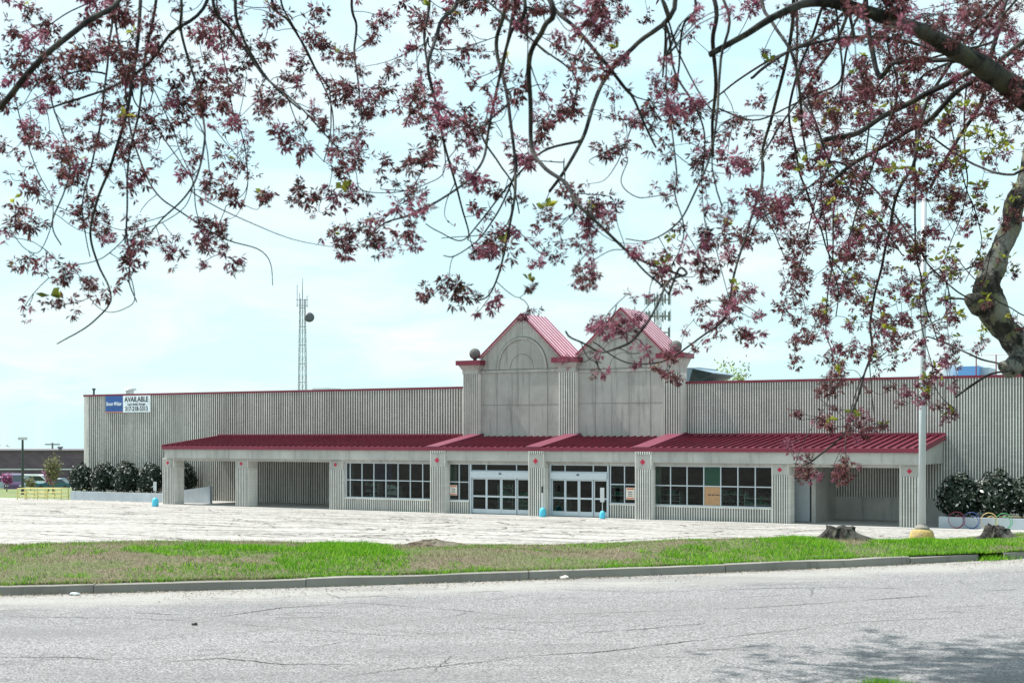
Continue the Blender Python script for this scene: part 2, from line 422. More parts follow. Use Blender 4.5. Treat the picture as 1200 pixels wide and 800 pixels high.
grid('near_verge', [-30+.125*i for i in range(481)], lambda x: (-12, 8.85 + .06*math.sin(x*1.7)+.20*math.exp(-((x-2.40)/.16)**2)), 40,
     lambda x, y: ROADZ+.012+.04*sm((9-y)/1.5)+.03*noise.noise(Vector((x*.6,y*.6,0)))*sm((9-y)), M['soil'])
def lot_end(x): return (74.2-ST*x)/CT
grid('parking_lot', [-110+2*i for i in range(101)], lambda x: (yc(max(-30, min(30, x)))+6.0, lot_end(x)), 60, lot_z, M['lot'])

# kerb: pieces of 3 m with a small gap; the right part turned and sunk
mb = MB()
def kerb_piece(xa, xb, dz=0.0, dy=0.0, skew=0.0):
    n = 6
    for i in range(n):
        a = xa+(xb-xa)*i/n; b = xa+(xb-xa)*(i+1)/n
        ya, yb = yc(a)+dy+skew*(a-xa), yc(b)+dy+skew*(b-xa)
        ja = .012*noise.noise(Vector((a*1.3, 0, 5))); jb = .012*noise.noise(Vector((b*1.3, 0, 5)))
        h = ROADZ+.092+dz
        mb.hexa([(a,ya,ROADZ-.05),(b,yb,ROADZ-.05),(b,yb+.17,ROADZ-.05),(a,ya+.17,ROADZ-.05),
                 (a,ya+.03,h+ja),(b,yb+.03,h+jb),(b,yb+.17,h+jb+.01),(a,ya+.17,h+ja+.01)])
x = -30.0
while x < 5.2:
    xe = min(x+2.15+random.random()*.5, 5.25); kerb_piece(x, xe-.008, random.uniform(-.008,.008), random.uniform(-.012,.012)); x = xe
kerb_piece(5.25, 6.35, -.015, .0, .10)
kerb_piece(6.75, 8.6, -.01, .06, .10); kerb_piece(8.62, 11.0, 0, .20, .02); kerb_piece(11.02, 20, 0, .2); kerb_piece(20.02, 30, 0, .2)
tag(mb.build('kerb', M['kerb']), kind='structure')

# cracks: thin dark ribbons lying 4 mm above the paving
def ribbon(mb, pts, wfun, zf, dz=.004):
    n = len(pts); k = len(mb.v)
    for i, (x, y) in enumerate(pts):
        x0, y0 = pts[max(0,i-1)]; x1, y1 = pts[min(n-1,i+1)]; dx, dy = x1-x0, y1-y0; L = math.hypot(dx, dy) or 1; w = wfun(i/(n-1))
        for s_ in (-1, 1):
            a, b = x-dy/L*w*s_, y+dx/L*w*s_; mb.v.append((a, b, zf(a, b)+dz))
    for i in range(n-1): mb.f.append((k+2*i, k+2*i+1, k+2*i+3, k+2*i+2)); mb.m.append(0)
rc_ = random.Random(31)
def on_road(px, py): Y = -ROADZ*F_PX/(py-HY); return ((px-CX)/F_PX*Y, Y)
def jag(pts, step, amp, rnd_):
    out = []
    for (a, b), (c, d) in zip(pts, pts[1:]):
        n = max(1, int(math.hypot(c-a, d-b)/step))
        for i in range(n):
            t = i/n; out.append((a+(c-a)*t+rnd_.gauss(0, amp), b+(d-b)*t+rnd_.gauss(0, amp)))
    out.append(pts[-1]); return out
cr_mb = MB()
LONG = [[(400,793),(470,784),(560,776),(620,768),(700,764),(800,752),(870,744),(930,738),(1000,729),(1100,724),(1200,720)],
 [(0,722),(60,723),(150,724),(215,727),(300,733),(420,742),(520,748)],[(160,718),(260,722),(330,712),(420,706),(540,715),(610,722)],
 [(0,770),(90,770),(170,777),(260,771),(330,778),(420,778)],[(400,700),(520,695),(640,690),(760,694),(900,689),(1010,688),(1130,693),(1200,690)],
 [(640,720),(760,716),(880,712),(1000,704),(1100,697)],[(800,760),(900,762),(1010,768),(1100,772)],[(40,690),(160,694),(300,692)],[(560,735),(660,742),(740,738),(850,728)]]
for ln in LONG:
    pts = jag([on_road(*p) for p in ln], .05, .009, rc_); i = 0
    while i < len(pts)-3:
        L = rc_.randint(6, 40); seg = pts[i:i+L+1]
        if len(seg) > 2: w0 = rc_.uniform(.004,.011); ribbon(cr_mb, seg, lambda t: w0*(.3+.7*math.sin(math.pi*t)), lambda a, b: ROADZ)
        i += L+rc_.choice((0,0,0,2,8,16))
for k in range(80):
    x, y = rc_.uniform(-6.5,7), 0; y = rc_.uniform(9.3, yc(x)-.2); a = rc_.choice((rc_.gauss(.3,.25), rc_.gauss(.3,.25), rc_.uniform(-1.5,1.5))); L = rc_.uniform(.15,.9)
    pts = jag([(x, y), (x+L*math.cos(a), y+L*math.sin(a))], .04, .010, rc_); w0 = rc_.uniform(.002,.005)
    if len(pts) > 2: ribbon(cr_mb, pts, lambda t: w0*math.sin(math.pi*(t*.9+.05)), lambda a_, b_: ROADZ)
M['crack'] = plain('crack_fill', (.05,.05,.045), .95)
tag(cr_mb.build('road_cracks', M['crack']), kind='structure')
lc = MB()
for k in range(1100):
    t = rc_.random(); x = rc_.uniform(-34, 26); y = rc_.uniform(34, (70.2-ST*x)/CT)
    a = rc_.choice((-TH, -TH, -TH+R(90), rc_.uniform(0,3.1)))+rc_.gauss(0,.15); L = rc_.uniform(1.0, 7.0)
    pts = jag([(x, y), (x+L*.5*math.cos(a), y+L*.5*math.sin(a)), (x+L*math.cos(a+rc_.gauss(0,.3)), y+L*math.sin(a))], .22, .06, rc_); w0 = rc_.uniform(.015,.075)
    if max(ST*q[0]+CT*q[1] for q in pts) > 70.3: continue
    ribbon(lc, pts, lambda t: w0*math.sin(math.pi*(t*.9+.05)), lot_z, .012)
tag(lc.build('lot_cracks', plain('lot_crack_fill', (.11,.10,.085), .95)), kind='structure')

# grass blades
GREEN = [(400,657,80,22,1.25),(250,645,110,7,.8),(300,668,160,7,.7),(60,676,60,6,.45),(180,673,60,7,.5),(430,665,50,10,1.0),(690,672,60,6,.6),(760,664,60,9,.7),
         (860,650,90,14,.85),(945,645,70,16,1.2),(900,642,80,10,1.0),(1060,644,70,14,1.15),(1120,648,90,14,1.0),(1190,636,40,9,.8),(1140,640,60,8,1),(560,672,90,6,.45),(1000,662,60,6,.8),(820,660,120,8,.7)]
BARE = [(1010,650,45,16),(985,634,50,6),(505,637,35,6),(1180,645,30,14),(150,655,60,9),(680,650,70,7),(560,650,80,8)]
def greenness(x, y, z):
    px, py = CX+F_PX*x/y, HY-F_PX*z/y
    g = .20
    for (cx, cy, rx, ry, a) in GREEN:
        d = ((px-cx)/rx)**2+((py-cy)/ry)**2
        g = max(g, a*(1-sm((d-.55)/.8)))
    g += .38*noise.noise(Vector((x*1.1, y*1.1, 7)))+.55*noise.noise(Vector((x*3.7, y*3.7, 2)))
    for (cx, cy, rx, ry) in BARE:
        d = ((px-cx)/rx)**2+((py-cy)/ry)**2
        if d < 1: g -= .6*(1-d)
    return g
gb, sb = MB(), MB()
def blade(mb, x, y, z, h, w):
    a = random.uniform(0, 2*math.pi); l = h*random.uniform(.2,.9); b = random.uniform(0, 2*math.pi)
    n = len(mb.v); ca, sa = math.cos(a)*w, math.sin(a)*w
    mb.v += [(x-ca,y-sa,z),(x+ca,y+sa,z),(x+math.cos(b)*l,y+math.sin(b)*l,z+h)]; mb.f.append((n,n+1,n+2)); mb.m.append(0)
random.seed(11)
for i in range(240000):
    x = random.uniform(-8.5, 10.0); y = yc(x)+.12+random.random()**.9*4.3
    if abs(x/y) > .40: continue
    z = verge_z(x, y); g = greenness(x, y, z)
    if math.hypot(x-5.12, (y-21.1)*1.0) < .62 or math.hypot(x-8.02, y-22.4) < .55: continue
    if random.random() < g:
        blade(gb, x, y, z-.005, random.uniform(.018,.055)*(.40+.6*min(1,max(0,g))+.15*max(0,g-.75)+1.5*max(0,noise.noise(Vector((x*4.5,y*4.5,9))))), .0045)
    elif random.random() < .34:
        blade(sb, x, y, z-.005, random.uniform(.015,.05), .0035)
for i in range(16000):     # turf edge creeping over the kerb
    x = random.uniform(-8, 9.5); y = yc(x)+.17-abs(random.gauss(0, .05))*max(0,.4+1.6*noise.noise(Vector((x*1.9, 2, 2))))
    blade(gb if random.random() < greenness(x, y+.2, ROADZ+.1)+.15 else sb, x, y, ROADZ+.095, random.uniform(.02,.055), .004)
for i in range(1500):      # weeds over the kerb gap and between kerb and road
    x = random.choice([random.gauss(6.6,.16), random.uniform(-8,9)]); y = yc(x)+random.uniform(-.02,.10) if abs(x-6.6) > .4 else yc(x)+random.uniform(-.12,.5)
    blade(gb, x, y, ROADZ+.005, random.uniform(.03,.09)*(1 if abs(x-6.6)<.4 else .35), .004)
for i in range(5200):      # near edge of the road
    x = random.choice([random.gauss(2.46,.07), random.gauss(2.36,.12), random.uniform(-5,5)]); y = 8.85+.06*math.sin(x*1.7)-random.random()**2*.6
    if abs(x-2.55) < .4: y += .24*random.random()*math.exp(-((x-2.40)/.16)**2)
    blade(gb, x, y, ROADZ+.01, random.uniform(.03,.10)*(1.0 if abs(x-2.55) < .4 else .5), .003)
tag(gb.build('grass', M['grass']), 'short bright green grass growing in patches on the verge behind the kerb', 'grass', kind='stuff')
tag(sb.build('dry_grass', M['straw']), 'dry straw coloured grass and thatch between the green patches', 'dry grass', kind='stuff')
# grit and leaf litter against the kerb
lb = MB()
for i in range(5200):
    x = random.uniform(-7, 8.5)
    w = .12+.55*max(0, noise.noise(Vector((x*.8, 4, 1))))+ (.35 if -3.6 < x < -1.2 or x > 5.6 else 0)
    y = yc(x)-abs(random.gauss(0, w))
    s = random.uniform(.004,.014); a = random.uniform(0,3.1); n = len(lb.v); z = ROADZ+.004
    for k in range(3):
        t = a+k*2.1; lb.v.append((x+math.cos(t)*s, y+math.sin(t)*s, z+random.uniform(0,.012)))
    lb.f.append((n,n+1,n+2)); lb.m.append(0)
tag(lb.build('leaf_litter', leafy('litter', [(0,(.05,.04,.03)),(.5,(.18,.13,.08)),(1,(.45,.40,.32))], .9, 0)), 'brown grit and dead leaves gathered along the foot of the kerb', 'leaf litter', kind='stuff')

fp = MB()
for i in range(1800):
    x = random.uniform(-6, 8); y = random.uniform(9.2, yc(x)+3.2) if random.random() < .6 else yc(x)-abs(random.gauss(0,.25))
    z = (verge_z(x, y)+.012) if y > yc(x)+.15 else ROADZ+.005
    if yc(x)-.02 < y < yc(x)+.15: continue
    a = random.uniform(0,6.3); s_ = random.uniform(.006,.012); ca, sa = math.cos(a)*s_, math.sin(a)*s_
    fp.quad((x-ca,y-sa,z),(x+sa*.5,y-ca*.5,z+.003),(x+ca,y+sa,z+.004),(x-sa*.5,y+ca*.5,z+.002))
tag(fp.build('fallen_petals', leafy('petal_litter', [(0,(.12,.06,.05)),(.6,(.26,.13,.12)),(1,(.5,.42,.34))], .9, 0)), 'tiny brown pink petals fallen on the road and the verge', 'petals', kind='stuff')

# ------------------------------------------------------------------ the store
B = empty('store_building', (0, D0, ZB), -TH)
tag(B, 'long vacant grey fluted block store with red canopy roof and two gabled entrances', 'store')
WW = 5.5                         # main wall plane
s_left = S(99, WW); s_right = 52.0
s_p1a, s_p1b = S(543, 4.8), S(560.5, 4.8)
s_p2a, s_p2b = S(655, 4.8), S(674.5, 4.8)
s_p3a, s_p3b = S(777.5, 4.8), S(798, 4.8)
ztopL = Z(320, 457.5, WW); ztopR = Z(1000, 441.5, WW)
zL0, zL1 = Z(100, 463.5, WW), Z(540, 453.5, WW)
ZT = (zL0+zL1+ztopR)/3
# walls
mb = MB(); mb.ribs(s_left+.45, s_p1a+.05, 0, ZT-.12, WW, .203, .075); mb.box(s_left, s_left+.45, WW-.05, WW+.3, 0, ZT-.12)
mb.box(s_left+.002, s_p1a, WW+.004, WW+.35, 0, ZT-.13)
mb.box(s_left, s_left+.3, WW+.35, 62, 0, ZT-.12)
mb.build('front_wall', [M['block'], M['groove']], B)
mb = MB(); z_low = 1.28
gl = S(924, 0)+.2
mb.ribs(s_p3b-.3, s_right, z_low, ZT-.12, WW, .150, .06); mb.box(s_p3b-.3, s_right, WW+.002, WW+.35, 0, ZT-.13)
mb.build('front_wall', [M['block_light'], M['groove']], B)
mb = MB(); mb.box(gl, s_right, WW-.07, WW+.001, 0, z_low)
mb.box(gl, s_right, WW-.085, WW-.07, z_low-.06, z_low); mb.build('wall_base', M['beam'], B)
mb = MB(); mb.box(s_left, s_right, 62, 62.3, 0, ZT-.12); mb.box(s_right-.3, s_right, WW+.35, 62, 0, ZT-.12); mb.build('rear_wall', M['block_light'], B)
mb = MB(); mb.box(s_left+.3, s_right-.3, WW+.35, 62, ZT-.7, ZT-.5); mb.build('flat_roof', M['concrete'], B)
mb = MB(); mb.box(s_left-.05, s_p1a, WW-.09, WW+.42, ZT-.12, ZT+.02); mb.box(s_p3b+.02, s_right, WW-.09, WW+.42, ZT-.12, ZT+.02)
mb.box(s_left-.05, s_left+.4, WW+.42, 62, ZT-.12, ZT+.02); mb.build('roof_coping', M['red_trim'], B)

# canopy
ce = -.35; zf0, zf1 = 3.84, 4.06; zr = 4.72
cl, cr = S(190, ce), S(1080, ce)
slope = (zr-zf1)/(WW-ce)
ribs_s = [(S(510,0)-.45, S(510,0)+.5), (S(628,0)-.5, S(628,0)+.5), (S(753.5,0)-.5, S(753.5,0)+.55)]
def roofz(w): return zf1+slope*(w-ce)
mb = MB()
mb.hexa([(cl,ce+.03,zf1-.10),(cr,ce+.03,zf1-.10),(cr,WW-.06,zr-.10),(cl,WW-.06,zr-.10),(cl,ce+.03,zf1-.01),(cr,ce+.03,zf1-.01),(cr,WW-.06,zr-.01),(cl,WW-.06,zr-.01)])
x = cl+.3
while x < cr-.1:
    if not any(a-.03 < x < b+.03 for a, b in ribs_s):
        mb.hexa([(x-.02,ce+.03,zf1-.012),(x+.02,ce+.03,zf1-.012),(x+.02,WW-.07,zr-.012),(x-.02,WW-.07,zr-.012),(x-.02,ce+.03,zf1+.09),(x+.02,ce+.03,zf1+.09),(x+.02,WW-.07,zr+.09),(x-.02,WW-.07,zr+.09)])
    x += .45
mb.build('canopy_roof', M['red'], B)
mb = MB(); mb.box(cl-.04, cr+.04, ce-.05, ce+.02, zf0, zf1+.01)
for x_ in (cl-.04, cr-.03):
    mb.hexa([(x_,ce+.02,zf0),(x_+.07,ce+.02,zf0),(x_+.07,WW-.06,zr-.20),(x_,WW-.06,zr-.20),(x_,ce+.02,zf1+.09),(x_+.07,ce+.02,zf1+.09),(x_+.07,WW-.06,zr+.09),(x_,WW-.06,zr+.09)])
mb.box(cl, cr, WW-.12, WW-.058, zr-.02, zr+.17)
mb.build('canopy_trim', M['red_trim'], B)
for a, b in ribs_s:
    mb = MB(); h = .24
    mb.hexa([(a,ce-.06,zf1-.01),(b,ce-.06,zf1-.01),(b,WW-.13,zr-.005),(a,WW-.13,zr-.005),(a,ce-.06,zf1+.05),(b,ce-.06,zf1+.05),(b,WW-.13,zr+h),(a,WW-.13,zr+h)])
    mb.build('roof_divider', M['pink_flash'], B)
mb = MB(); zb0 = 3.22
mb.box(cl+.12, cr-.12, ce+.08, .45, zb0, zf0); mb.box(cl+.3, cr-.3, -.02, .40, zb0-.17, zb0)      # fascia beam and lighter lintel
mb.hexa([(cl+.12,.45,zb0),(cl+.32,.45,zb0),(cl+.32,WW-.07,zb0),(cl+.12,WW-.07,zb0),(cl+.12,.45,roofz(.45)-.11),(cl+.32,.45,roofz(.45)-.11),(cl+.32,WW-.07,zr-.11),(cl+.12,WW-.07,zr-.11)])
mb.hexa([(cr-.32,.45,zb0),(cr-.12,.45,zb0),(cr-.12,WW-.07,zb0),(cr-.32,WW-.07,zb0),(cr-.32,.45,roofz(.45)-.11),(cr-.12,.45,roofz(.45)-.11),(cr-.12,WW-.07,zr-.11),(cr-.32,WW-.07,zr-.11)])
mb.build('canopy_beam', M['beam'], B)
mb = MB(); mb.box(cl+.32, cr-.32, .45, WW-.07, zb0+.05, zb0+.10); mb.build('soffit', M['beam'], B)

# columns
cols = [(190.5,203.5,0),(276,290,0),(386,401,0),(504,521,1),(619,637,1),(744,763,1),(904,924,0),(1054,1078,0)]
CS = []
for (a, b, big) in cols:
    x0, x1 = S(a, -.1 if big else 0), S(b, -.1 if big else 0)
    w0 = -.42 if big else -.05; 
    x0, x1 = S(a, w0), S(b, w0); CS.append((x0, x1))
    top = zf0+.0 if big else zb0; d = 1.0
    pt, pb = (top-.18, top-1.0) if big else (top-.04, top-.62)
    mb = MB(); mb.ribs(x0+.02, x1-.02, 0, pb, w0, .135, .05)
    if big: mb.ribs(x0+.02, x1-.02, pt, top, w0, .135, .05)
    mb.box(x0, x1, w0+.003, d, 0, top-(0 if not big else .002))
    mb.ribs_side(x1+.001, w0+.05, d-.05, 0, pb, .136, .03, 1)
    mb.ribs_side(x0-.001, w0+.05, d-.05, 0, pb, .136, .03, -1)
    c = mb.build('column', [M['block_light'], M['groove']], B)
    pm = MB(); pw = (x1-x0)*.43; xm = (x0+x1)/2
    pm.box(xm-pw, xm+pw, w0-.04, w0+.001, pb+.005, pt-.005); pm.build('plaque', M['concrete'], c)
    dm = MB(); zc = (pb+pt)/2; r = .17 if big else .14
    dm.prism([(xm-r,zc),(xm,zc-r),(xm+r,zc),(xm,zc+r)], w0-.055, w0-.041); dm.build('diamond_emblem', M['diamond'], c)

# storefront bays
def window_bay(xa, xb, z0, z1, ncols, w=.18, first=None, mids=(.5,), th=.055, name='window'):
    fr = MB()
    xsplit = [xa+(xb-xa)*i/ncols for i in range(ncols+1)]
    if first: xsplit = [xa]+[xa+first+(xb-xa-first)*i/(ncols-1) for i in range(ncols)]
    fr.box(xa, xb, w-.06, w+.06, z0, z0+th); fr.box(xa, xb, w-.06, w+.06, z1-th, z1)
    zs = [z0]+[z0+(z1-z0)*m for m in mids]+[z1]
    for z in zs[1:-1]: fr.box(xa+th, xb-th, w-.045, w+.045, z-th/2, z+th/2)
    for i, x in enumerate(xsplit):
        hw = th/2
        x_ = min(max(x, xa+hw), xb-hw)
        fr.box(x_-hw, x_+hw, w-.052, w+.052, z0+th, z1-th)
    o = fr.build(name+'_frame', M['frame'], None)
    g = MB()
    for i in range(len(xsplit)-1):
        for j in range(len(zs)-1):
            e = random.uniform(-.004, .004); x0_, x1_ = xsplit[i]+.01, xsplit[i+1]-.01
            g.quad((x0_, w+e, zs[j]+.01), (x1_, w-e, zs[j]+.01), (x1_, w-e, zs[j+1]-.01), (x0_, w+e, zs[j+1]-.01))
    return o, g, xsplit, zs
def store_window(xa, xb, z0, z1, n, first=None):
    fo, g, xs_, zs_ = window_bay(xa, xb, z0, z1, n, first=first)
    fo.name = 'window'; fo.parent = B
    g.build('pane', M['glass'], fo)
    return fo, xs_, zs_
def bulkhead(xa, xb, z1, w=.12):
    mb = MB(); mb.ribs(xa, xb, 0, z1-.08, w, .15, .05); mb.box(xa, xb, w+.002, w+.25, 0, z1-.08); mb.box(xa, xb, w-.06, w+.27, z1-.08, z1-.003)
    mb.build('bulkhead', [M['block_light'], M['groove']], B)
zlin = zb0-.17
# bay C
xa, xb = S(406,.18), CS[3][0]+.02; zz = Z(450, 583.5, .18)
store_window(xa, xb, zz, zlin, 8, first=.33); bulkhead(xa-.2, xb, zz)
mb = MB(); mb.box(CS[2][1]-.05, xa, .1, 1.0, 0, zlin); mb.build('side_pier', M['beam'], B)
# bay D: two-column window then entrance
zd = Z(535, 586, .18)
xa, xb = CS[3][1]-.02, S(550.5,.18); store_window(xa, xb, zd, zlin, 2); bulkhead(xa, xb, zd)
def entrance(xa, xb, leaves):
    w = .20; z_tr = Z((0), 0, 0) if False else 2.62
    fr = MB(); t = .09
    fr.box(xa, xa+t, w-.09, w+.1, 0, zlin); fr.box(xb-t, xb, w-.09, w+.1, 0, zlin); fr.box(xa+t, xb-t, w-.06, w+.06, zlin-.05, zlin)
    fr.box(xa+t, xb-t, w-.06, w+.06, z_tr-.04, z_tr+.03)
    L = xb-xa-2*t
    for q in (.25, .75): fr.box(xa+t+L*q-.03, xa+t+L*q+.03, w-.05, w+.05, z_tr+.03, zlin-.05)
    o = fr.build('entrance', M['frame'], B)
    hd = MB(); hd.box(xa+t, xb-t, w-.20, w+.08, 2.20, z_tr-.042); hd.box((xa+xb)/2-.07, (xa+xb)/2+.07, w-.24, w-.20, 2.42, 2.50, 1); hd.build('door_header', [M['frame'], M['ink']], o)
    tg = MB(); tg.quad((xa+t,w+.01,z_tr+.03),(xb-t,w+.01,z_tr+.03),(xb-t,w+.01,zlin-.05),(xa+t,w+.01,zlin-.05)); tg.build('transom_pane', M['glass'], o)
    for k in range(leaves):
        x0, x1 = xa+t+L*k/leaves+.008, xa+t+L*(k+1)/leaves-.008
        ww = w-.03 if k in (1, 2) else w+.03
        lf = MB(); st = .075
        lf.box(x0, x0+st, ww-.03, ww+.03, .03, 2.195); lf.box(x1-st, x1, ww-.03, ww+.03, .03, 2.195)
        lf.box(x0+st, x1-st, ww-.03, ww+.03, .03, .30); lf.box(x0+st, x1-st, ww-.03, ww+.03, 2.10, 2.195); lf.box(x0+st, x1-st, ww-.03, ww+.03, 1.02, 1.12)
        ld = lf.build('door_leaf', M['frame'], o)
        e = random.uniform(-.006,.006)
        pg = MB(); pg.quad((x0+st,ww+e,.30),(x1-st,ww-e,.30),(x1-st,ww-e,1.02),(x0+st,ww+e,1.02)); pg.quad((x0+st,ww+e,1.12),(x1-st,ww-e,1.12),(x1-st,ww-e,2.10),(x0+st,ww+e,2.10))
        pg.build('door_pane', M['glass'], o)
    return o
entrance(S(551.5,.2), CS[4][0]+.03, 4)
e2a, e2b = CS[4][1]+.12, S(714,.2); entrance(e2a, e2b, 4)
mb = MB(); mb.box(CS[4][1]-.02, e2a, .1, .5, 0, zlin); mb.build('side_pier', M['beam'], B)
xa, xb = S(715.2,.18), CS[5][0]+.02; ze = Z(730, 590, .18); store_window(xa, xb, ze, zlin, 2); bulkhead(xa, xb, ze)
# bay F
xa, xb = S(767,.18), CS[6][0]+.02; zf = Z(830, 593, .18)
fo, xs_, zs_ = store_window(xa, xb, zf, zlin, 7); bulkhead(CS[5][1]-.05, xb, zf)
mb = MB(); mb.box(CS[5][1]-.05, xa, .1, .5, 0, zlin); mb.build('side_pier', M['beam'], B)
mb = MB(); mb.box(xs_[3]+.03, xs_[4]-.03, .165, .175, zs_[0]+.06, zs_[1]-.03)
for k in range(5): mb.box(xs_[3]+.25+.22*k, xs_[3]+.42+.22*k, .155, .163, zs_[0]+.62, zs_[0]+.67, 1)
mb.build('cardboard_panel', [M['cardboard'], M['ink']], fo)
mb = MB(); mb.box(xs_[3]+.03, xs_[4]-.03, .185, .195, zs_[1]+.03, zs_[2]-.06); mb.build('green_panel', M['teal_in'], fo)

# interior shell behind the glazing
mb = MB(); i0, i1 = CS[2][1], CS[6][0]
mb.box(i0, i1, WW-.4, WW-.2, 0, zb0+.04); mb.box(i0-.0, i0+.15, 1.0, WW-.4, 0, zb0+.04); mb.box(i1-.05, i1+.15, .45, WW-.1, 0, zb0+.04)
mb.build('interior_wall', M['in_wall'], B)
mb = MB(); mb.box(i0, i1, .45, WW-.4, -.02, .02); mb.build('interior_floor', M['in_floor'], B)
# recess at the right: door and vestibule
dv = 1.6; dx0, dx1 = S(930, dv), S(956, dv)
mb = MB(); mb.box(gl-1.0, dx1, dv, dv+.2, 2.42, zb0+.04); mb.box(S(951,dv), dx1, dv, dv+.2, 0, 2.42); mb.box(dx1-.2, dx1, dv+.2, WW-.08, 0, zb0+.04); mb.build('vestibule_wall', M['beam'], B)
mb = MB(); mb.box(gl-1.0, S(948.5,dv), dv+.06, dv+.11, .03, 2.36); mb.box(S(948.5,dv)-.16, S(948.5,dv)-.10, dv+.0, dv+.06, 1.0, 1.12); sd = mb.build('service_door', M['door'], B)
mb = MB(); mb.box(S(948.6,dv), S(950.8,dv), dv+.1, dv+.15, 0, 2.42); mb.build('door_gap', M['dark'], sd)

# walkway slab
mb = MB(); mb.box(cl-1.0, s_right, -.9, WW, -.20, .0); o = mb.build('walkway', M['walk'], None); o.location = B.location; o.rotation_euler = B.rotation_euler; tag(o, kind='structure')

# pilasters, gables
def pilaster(sa, sb, w0, zbot, zflute, zcap0, zcap1, zc_flare):
    mb = MB(); mb.ribs(sa+.02, sb-.02, zbot, zflute, w0, .165, .045); mb.box(sa, sb, w0+.003, WW+.2, zbot, zflute)
    mb.ribs_side(sb+.001, w0+.03, WW, zbot, zflute, .165, .035, 1)
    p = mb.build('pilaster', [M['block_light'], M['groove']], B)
    cp = MB(); f = .22
    cp.box(sa-.03, sb+.03, w0-.03, WW+.2, zflute+.002, zc_flare)
    cp.hexa([(sa-.03,w0-.03,zc_flare),(sb+.03,w0-.03,zc_flare),(sb+.03,WW+.2,zc_flare),(sa-.03,WW+.2,zc_flare),(sa-f,w0-f,zcap0),(sb+f,w0-f,zcap0),(sb+f,WW+.4,zcap0),(sa-f,WW+.4,zcap0)])
    cp.build('capital', M['beam'], p)
    rc = MB(); rc.box(sa-f-.14, sb+f+.14, w0-f-.12, WW+.55, zcap0+.002, zcap1); rc.build('cap', M['red_trim'], p)
    return p
PW = 4.75
p1 = pilaster(s_p1a, s_p1b, PW, roofz(PW)-.1, Z(551,438,PW), Z(551,428,PW), Z(551,422.5,PW), Z(551,434,PW))
p2 = pilaster(s_p2a, s_p2b, PW, roofz(PW)-.1, Z(665,435.5,PW), Z(665,424.5,PW), Z(665,418.5,PW), Z(665,431,PW))
p3 = pilaster(s_p3a, s_p3b, PW, roofz(PW)-.1, Z(788,436,PW), Z(788,419.5,PW), Z(788,413.5,PW), Z(788,430,PW))
for (px, py, rpx, lab, pil) in ((556.5, 414.5, 6.6, 1, p1), (792, 406, 7.2, 2, p3)):
    d = DY(px, 5.0); r = rpx/F_PX*d; s_ = S(px, 5.0); zc = Z(px, py, 5.0)
    mb = MB(); prof = [(.12,-r*1.35),(.12,-r*.9)]+[(max(.01,r*math.sin(t)), -r*math.cos(t)) for t in [math.pi*(k+1)/14 for k in range(1,14)]]
    mb.lathe((s_, 5.0, zc), prof, 20); mb.build('ball_finial', M['ball'], pil, True)
